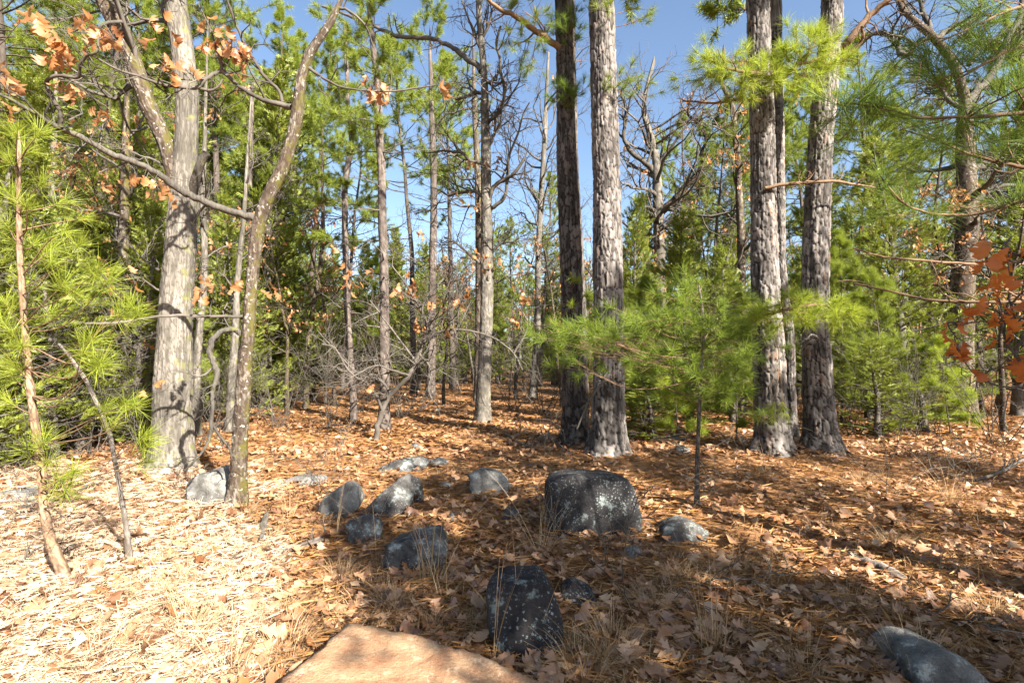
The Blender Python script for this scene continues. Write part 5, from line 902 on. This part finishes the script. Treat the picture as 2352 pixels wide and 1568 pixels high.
slab('broad orange sandstone slab at the bottom of the picture', [(625, 1585), (672, 1488), (706, 1425), (738, 1392), (800, 1396), (870, 1420), (975, 1458), (1095, 1497), (1210, 1532), (1340, 1575), (1.1, 1.0), (-1.1, 1.0)], 'sandstone', .15, .22, 71, cat='slab', name='rock_slab')
slab('pink and orange flat rock in the glaring litter at the lower left edge', [(0, 1410), (60, 1392), (120, 1388), (150, 1400), (90, 1425), (0, 1460), (-3.4, 2.2), (-3.6, 2.6)], 'sandstone', .03, .14, 73, rough=.012, name='rock_slab', cat='slab')
# ------------------------------------------------------------------ leaf litter, straw
g = rngs(1001)
def field(n, d0, d1, pw, side=1.3):            # spots over the ground, thicker near the camera
    t = g.uniform(0, 1, n); d = d0 * (d1 / d0) ** t if pw == 1 else (d0 ** (1 - pw) + t * (d1 ** (1 - pw) - d0 ** (1 - pw))) ** (1 / (1 - pw)); x = g.uniform(-1, 1, n) * d * side; return x, d
def lay(n, d0, d1, pw, s0, s1, shapes, lift, tilt, mat_, keep=None):
    x, y = field(n, d0, d1, pw)
    if keep is not None: k = keep(x, y); x, y = x[k], y[k]
    z = hz(x, y) + g.uniform(.004, lift, len(x)); m = rots(g.uniform(0, 6.28, len(x)), g.normal(size=len(x)) * tilt, g.normal(size=len(x)) * tilt + (g.random(len(x)) < .4) * math.pi)
    mb = MB(); put(mb, shapes, np.stack([x, y, z], -1), None, g.uniform(s0, s1, len(x)), g, mats=m); return mb
def notslab(x, y):
    P = SLABP[0]; c = P.mean(0); P = c + (P - c) * .93; inside = np.zeros(len(x), bool)
    for k in range(len(P)):
        (x1, y1), (x2, y2) = P[k], P[(k + 1) % len(P)]
        inside ^= ((y1 > y) != (y2 > y)) & (x < (x2 - x1) * (y - y1) / (y2 - y1 + 1e-12) + x1)
    return ~inside
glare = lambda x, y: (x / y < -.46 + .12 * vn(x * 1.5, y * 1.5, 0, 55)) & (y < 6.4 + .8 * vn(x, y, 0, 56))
clump = lambda x, y: notslab(x, y) & (g.random(len(x)) < np.clip(.72 + .5 * vn(x * .9, y * .9, 0, 77), .25, 1) )
a = lay(10500, 1.6, 3.9, 1.0, .05, .11, LEAF, .05, .33, 'litter', clump); b = lay(8000, 3.9, 7.5, 1.0, .05, .11, [leaf_shape(40 + s, False) for s in range(6)], .05, .33, 'litter', clump); a.add(np.concatenate(b.v), t=np.concatenate(b.t)); o = link('leaf_litter', a.data('leaf_litter', M['litter'])); tag(o, 'fallen brown oak leaves covering the forest floor', 'leaf litter', kind='stuff')
a = lay(42000, 7, 34, 1.25, .08, .16, LEAFLO, .05, .4, 'litter', lambda x, y: g.random(len(x)) < .62 + .4 * vn(x * .7, y * .7, 0, 78)); o = link('leaf_litter', a.data('leaf_litter', M['litter'], smooth=False)); tag(o, 'fallen leaves on the ground among the trees farther back', 'leaf litter', kind='stuff')
def straw_shape(seed, wd=.008):
    q = np.random.default_rng(seed); V = []; F = []
    for k in range(5):
        a = q.uniform(-.5, .5) + (k % 2) * 1.2; d = np.array([math.cos(a), math.sin(a), q.normal() * .06]); s = np.array([-d[1], d[0], 0]) * wd; c = q.normal(size=3) * [.25, .25, .03]; b = len(V)
        V += [c - d * .5 - s, c - d * .5 + s, c + s * 3 * q.normal() + [0, 0, .05], c + d * .5]; F += [(b, b + 1, b + 2), (b, b + 2, b + 3)]
    return np.array(V), np.array(F)
STRAW = [straw_shape(s) for s in range(5)]; STRAWT = [straw_shape(s + 9, .004) for s in range(5)]
a = lay(9000, 1.6, 9, 1.1, .12, .19, STRAW, .045, .12, 'straw', lambda x, y: notslab(x, y) & ~glare(x, y)); o = link('pine_straw', a.data('pine_straw', M['straw'], smooth=False)); tag(o, 'rusty pine straw strewn over soil and leaves', 'pine straw', kind='stuff')
a = lay(9000, 8, 26, 1.2, .18, .32, STRAW, .04, .12, 'straw'); o = link('pine_straw', a.data('pine_straw', M['straw'], smooth=False)); tag(o, 'rusty pine straw on the ground among the trees farther back', 'pine straw', kind='stuff')
a = lay(18000, 1.6, 7, 1.0, .07, .14, STRAWT, .06, .16, 'glare_thatch', lambda x, y: notslab(x, y) & glare(x, y)); o = link('matted_grass', a.data('matted_grass', M['glare_thatch'], smooth=False)); tag(o, 'pale matted grass blades lying in the glaring sun at the lower left', 'matted grass', kind='stuff')
a = lay(1500, 1.6, 7, 1.0, .045, .095, LEAF, .07, .4, 'glare_thatch', lambda x, y: notslab(x, y) & glare(x, y)); o = link('leaf_litter', a.data('leaf_litter', M['glare_thatch'])); tag(o, 'fallen leaves paled by colour for the sun glare at the lower left', 'leaf litter', kind='stuff')  # leaves take the lightened grass colour: sun glare put into the colour
# the leaves that can be picked out one by one
LD = [MB().add(v, t=f).data('leaf', M['litter']) for v, f in LEAF]
k = 0
while k < 290:
    x, y = field(1, 1.75, 5.6, 1.0); u = 1176 + x[0] / y[0] * FPX
    if u < 560 and g.random() < .6 or u < 0 or u > 2360 or not notslab(x, y)[0]: continue
    o = link('leaf', LD[k % 8], ground); o.location = (x[0], y[0], float(hz(x[0], y[0])) + g.uniform(.03, .075)); o.rotation_euler = (g.normal() * .4 + (g.random() < .4) * math.pi, g.normal() * .4, g.uniform(0, 6.28)); o.scale = (g.uniform(.085, .135),) * 3; k += 1
for x, y, r in ((-.5, 2.28, .1), (.2, 2.02, .09), (-.75, 2.05, .08), (-.1, 1.9, .1), (-.3, 2.3, .07), (.5, 1.75, .09), (-.62, 2.5, .08)):
    o = link('leaf', LD[int(g.integers(0, 8))], ground); o.location = (x, y, .135); o.rotation_euler = (.1, -.1, g.uniform(0, 6)); o.scale = (r,) * 3
# ------------------------------------------------------------------ grass
def blades(mb, n, rad, L0, L1, wd, g, lean=.6, droop=1.0, seg=6, org=(0, 0, 0)):
    a = g.uniform(0, 6.28, n); rr = rad * np.sqrt(g.random(n)); L_ = g.uniform(L0, L1, n); ln = np.abs(g.normal(size=n)) * lean; a2 = a + g.normal(size=n) * .7
    t = np.linspace(0, 1, seg)[None]; h = L_[:, None] * t * np.cos(ln)[:, None]; out = L_[:, None] * (t * np.sin(ln)[:, None] + droop * g.uniform(.1, .9, n)[:, None] * t ** 2.2 * .6); h = h - droop * L_[:, None] * g.uniform(.1, .75, n)[:, None] * t ** 3
    cx = rr[:, None] * np.cos(a)[:, None] + out * np.cos(a2)[:, None]; cy = rr[:, None] * np.sin(a)[:, None] + out * np.sin(a2)[:, None]
    P = np.stack([cx, cy, h], -1) + np.array(org); yaw = g.uniform(0, 6.28, n); s = np.stack([np.cos(yaw), np.sin(yaw), np.zeros(n)], -1)[:, None] * (wd * (1.05 - t))[..., None]
    V = np.stack([P - s, P + s], 2); b = (np.arange(n) * seg * 2)[:, None]; k = (np.arange(seg - 1) * 2)[None]
    mb.add(V, q=np.stack([b + k, b + k + 1, b + k + 3, b + k + 2], -1)); return mb
g = rngs(1101); GT = [blades(MB(), 240, .09, .12, .34, .0014, g, .85, 1.35).data('grass_tuft', M['grass']) for _ in range(3)] + [blades(blades(MB(), 130, .08, .1, .25, .0015, g, .9, 1.2), 16, .05, .35, .7, .002, g, .3, .5).data('grass_tuft', M['grass']) for _ in range(2)]
GS = [blades(MB(), 6, .04, .4, .85, .0016, g, .2, .35, 9).data('grass_stalk', M['grass']) for _ in range(3)]
TF = [(640, 1400, 'arching pale grass tuft at the edge between glare and shade'), (655, 1500, 'drooping grey grass tuft beside the left edge of the orange slab'), (1240, 1270, 'curly dry grass tuft left of the large dark boulder'), (900, 1400, 'grey grass tuft below the flat-faced dark rock'), (990, 1345, 'tangled grass tuft below the flat-faced dark rock at its right'), (1690, 1310, 'grass tuft with some green blades in the shade right of the boulders'), (1985, 1110, 'sunlit grass tuft in the bright patch right of the pines'), (2180, 1150, 'sunlit grass tuft at the right of the bright patch'), (1960, 1400, 'arching grass tuft lower right with long pale blades'), (1400, 1500, 'dark grass tuft right of the black speckled boulder'), (1850, 1560, 'grass tuft at the bottom edge right of centre'), (620, 1240, 'wispy grass tuft in sun right of the leaning oak'), (1330, 1550, 'grass tuft at the bottom edge right of the orange slab'), (2050, 1250, 'shaded grass tuft in the leaves at the right'), (1640, 1500, 'grass tuft in the leaves between boulder and corner rock'), (2280, 1420, 'grass tuft near the right edge above the corner rock'), (560, 1180, 'thin grass tuft at the foot of the leaning oak'), (430, 1460, 'bleached grass tuft in the glaring litter'), (250, 1500, 'bleached grass tuft at the lower left'), (1760, 1090, 'fine grass tuft at the foot of the right-hand pines'), (1140, 1440, 'grass tuft left of the black speckled boulder'), (780, 1330, 'grass tuft among leaves left of the flat-faced dark rock'), (520, 1560, 'bleached grass tuft at the bottom edge left of the slab'), (340, 1380, 'bleached grass tuft below the bare sapling stem'), (1500, 1400, 'grass tuft below the dark blue-grey rock'), (2100, 1540, 'grass tuft touching the rounded speckled corner rock'), (1560, 1330, 'small grass tuft in front of the dark blue-grey rock')]
for k, (u, v, lab) in enumerate(TF):
    c = GD(u, v); o = link('grass_tuft', GT[(k * 2) % 5 if k % 3 else k % 3], None, (c[0], c[1], float(hz(c[0], c[1])) - .01)); o.rotation_euler = (0, 0, g.uniform(0, 6.28)); o.scale = (g.uniform(.8, 1.15),) * 3; tag(o, lab, 'grass tuft', 'dry grass tufts')
for k, (u, v, h, lab) in enumerate([(1262, 1225, 1., 'tall thin grass stalks rising left of the large dark boulder'), (1275, 1240, .8, 'second bunch of tall stalks against the dark boulder'), (1205, 1500, 1.05, 'pale grass stalks crossing the black speckled boulder'), (1120, 1520, .9, 'reddish grass stalks left of the black speckled boulder'), (868, 1310, .9, 'tall reddish stalks left of the flat-faced dark rock'), (850, 1230, .8, 'thin stalks rising in front of the pointed grey slab'), (765, 1230, .9, 'tall pale stalks between the leaning oak and the pointed slab'), (660, 1200, 1., 'tall pale stalks in sun right of the leaning oak'), (1020, 1380, .9, 'bent pale stalks over the flat-faced dark rock'), (2060, 1440, .8, 'thin upright stalks in the leaves at the lower right'), (1850, 1520, .7, 'reddish stalks near the bottom right of centre'), (2180, 1080, .7, 'pale stalks at the right of the bright patch'), (1725, 1450, .8, 'thin grey stalk in the leaves right of centre'), (1960, 1300, .6, 'short stalks above the rotten log')]):
    c = GD(u, v); o = link('grass_stalk', GS[k % 3], None, (c[0], c[1], float(hz(c[0], c[1])) - .01)); o.rotation_euler = (0, 0, g.uniform(0, 6.28)); o.scale = (h,) * 3; tag(o, lab, 'grass stalk', 'tall dry grass stalks')
mb = MB()
for i in range(760):
    x, y = field(1, 1.7, 9, 1.0)
    if vn(x * .8, y * .8, 0, 91)[0] < -.15 and not (x[0] < -.8 and y[0] < 5) or not notslab(x, y)[0]: continue
    blades(mb, 30, .09, .05, .22, .0013, g, .9, 1.2, 4, (x[0], y[0], float(hz(x[0], y[0]))))
tag(link('dry_grass', mb.data('dry_grass', M['grass'])), 'short curly dead grass growing through the litter', 'dry grass', kind='stuff'); mb = MB()
for i in range(1500):
    x, y = field(1, 1.8, 6.5, 1.0)
    if not glare(x, y)[0] or not notslab(x, y)[0]: continue
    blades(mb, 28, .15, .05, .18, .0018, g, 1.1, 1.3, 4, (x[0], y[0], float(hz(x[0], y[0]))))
tag(link('dry_grass', mb.data('dry_grass', M['glare_thatch'])), 'pale matted grass, lightened in colour for sun glare at the lower left', 'dry grass', kind='stuff')
# ------------------------------------------------------------------ fallen wood, bare stems
def log_(label, pts, mat, seed, n=None, name='fallen_branch', cat='branch', dz=.03, L=.3, sides=16, amp=.006):
    A = []
    for u, v, wpx in pts: c = GD(u, v); A.append([c[0], c[1], float(hz(c[0], c[1])) + dz + wpx * .2 * c[1] / FPX, .5 * wpx * c[1] / FPX])
    A = np.array(A); t = thing(name, label, cat, tuple(A[0, :3])); q = catmull(A, 8); mb = MB()
    if sides > 8: bark(mb, A, sides, .02, 9, .02, .12, amp, seed, 0)
    else: tubes(mb, [q], 6)
    part(t, 'stem', mb, M[mat])
    if n: tw = []; grow(tw, q, 0, L, rngs(seed), n, .25, .05, .0015); part(t, 'twig', tubes(MB(), tw, 3), M['twig'])
log_('dark rotten log half sunk in the leaves at the right', [(1925, 1268, 18), (1970, 1290, 26), (2020, 1310, 30), (2090, 1340, 20)], 'deadwood', 5, name='rotten_log', cat='log', amp=.012, dz=-.01)
log_('grey weathered branch lying toward the right edge', [(1990, 1385, 14), (2080, 1400, 18), (2180, 1425, 22), (2270, 1450, 22), (2380, 1475, 20)], 'deadwood', 6, (5, 2), dz=.0)
log_('thin curved twig lying above the rounded corner rock', [(2150, 1478, 6), (2200, 1452, 7), (2250, 1436, 7), (2310, 1432, 7), (2370, 1428, 6)], 'twig', 7, (4, 2), sides=6)
log_('forked grey twigs lying in sun at the right edge', [(2240, 1110, 6), (2300, 1090, 7), (2352, 1060, 6)], 'twig', 8, (8, 4), sides=6)
log_('grey branch lying across the litter left of the grass tufts', [(500, 1300, 8), (580, 1280, 10), (660, 1275, 13), (740, 1250, 16)], 'deadwood', 9, (4, 2), sides=12)
log_('broken grey stub standing in sunlit litter', [(600, 1255, 14), (605, 1215, 16), (612, 1190, 10)], 'oakbark', 10, sides=12)
log_('pale dead branch lying at the lower left edge', [(-10, 1320, 9), (40, 1305, 9), (110, 1295, 8), (160, 1300, 6)], 'twig', 11, (6, 3), sides=6)
log_('thin dead branch on the litter behind the bright sapling', [(10, 1185, 8), (90, 1165, 8), (170, 1140, 7), (240, 1100, 5)], 'twig', 12, (8, 4), sides=6)
log_('dark stick in the glaring litter at the bottom left', [(250, 1520, 6), (262, 1548, 7), (268, 1590, 7)], 'deadwood', 13, sides=6)
log_('fallen twiggy branch on the straw in front of the centre oak', [(1160, 1000, 5), (1210, 1030, 6), (1260, 1010, 5), (1300, 1040, 4)], 'twig', 14, (8, 4), sides=6, L=.4)
BS = [shrub_template(20, .9, 3, .0035), shrub_template(21, .6, 4, .003)]
for k, (u, v, s, lab) in enumerate([(1490, 1400, 1., 'thin bare seedling right of the black speckled boulder'), (1405, 1290, .7, 'small bare seedling in front of the large boulder'), (740, 1150, 1.1, 'bare seedling right of the leaning oak in the shadow edge'), (1270, 1050, 1.2, 'bare seedling at the foot of the dark pine'), (1180, 990, 1.2, 'bare seedling right of the centre oak'), (2210, 1110, 1.4, 'bare seedling in the bright patch at the right'), (2060, 1130, 1.2, 'bare seedling below the slim young pine'), (430, 1130, .8, 'bare seedling by the shadow-crossed boulder'), (690, 1010, 1.3, 'bare seedling in the straw behind the leaning oak'), (1700, 1040, .8, 'bare seedling left of the right-hand pines')]):
    c = GD(u, v); t = BS[k % 2]; place(t, c[0], c[1], g.uniform(0, 6), s, lab, 'bare seedlings', 'bare_seedling', 'seedling')
# templates that were never set out
for t in PINES + YOUNG + CEDARS + OAKS + SHRUBS + BS:
    if t.as_pointer() not in USED:
        for c in list(t.children): bpy.data.objects.remove(c)
        bpy.data.objects.remove(t)
# ------------------------------------------------------------------ labels that single out each tree of the woods
MARK = [(-999, 'beyond the bright pine sapling'), (110, 'left of the bare sapling'), (250, 'between the bare sapling and the forked oak'), (400, 'between the forked oak and the leaning oak'), (580, 'right of the leaning oak'), (740, 'left of the kinked thin pine'), (800, 'between the kinked thin pine and the slim dark pine'), (880, 'right of the slim dark pine'), (1115, 'right of the centre oak'), (1235, 'left of the twin pines'), (1400, 'right of the twin pines'), (1515, 'right of the crooked grey oak'), (1700, 'left of the right-hand pine group'), (1770, 'inside the right-hand pine group'), (1890, 'right of the right-hand pine group'), (2080, 'left of the thick dark oak'), (2210, 'right of the thick dark oak')]
ORD = 'nearest,second,third,fourth,fifth,sixth,seventh,eighth,ninth,tenth,eleventh,twelfth,thirteenth,fourteenth,fifteenth,sixteenth,seventeenth,eighteenth,nineteenth,twentieth,twenty-first,twenty-second,twenty-third,twenty-fourth,twenty-fifth'.split(',')
def relabel(group, noun):
    B = {}
    for o in S.objects:
        if o.parent is None and o.get('group') == group:
            u = 1176 + o.location.x / max(o.location.y, .5) * FPX; B.setdefault(max(k for k, (a, _) in enumerate(MARK) if a <= u), []).append(o)
    for k, os_ in B.items():
        for j, o in enumerate(sorted(os_, key=lambda o: o.location.y)): o['label'] = '%s %s by distance %s' % (ORD[min(j, 24)], noun, MARK[k][1])
for a, b in (('tall pines of the far woods', 'tall pine'), ('bare oaks of the far woods', 'leafless oak'), ('cedars of the far undergrowth', 'olive cedar'), ('young pines of the far undergrowth', 'young pine'), ('bare shrubs beyond the clearing', 'grey bare shrub')): relabel(a, b)
print('total', round(time.time() - T0, 1), 'tris', sum(len(m.loops) - 2 * len(m.polygons) for m in bpy.data.meshes) // 1000, 'k')
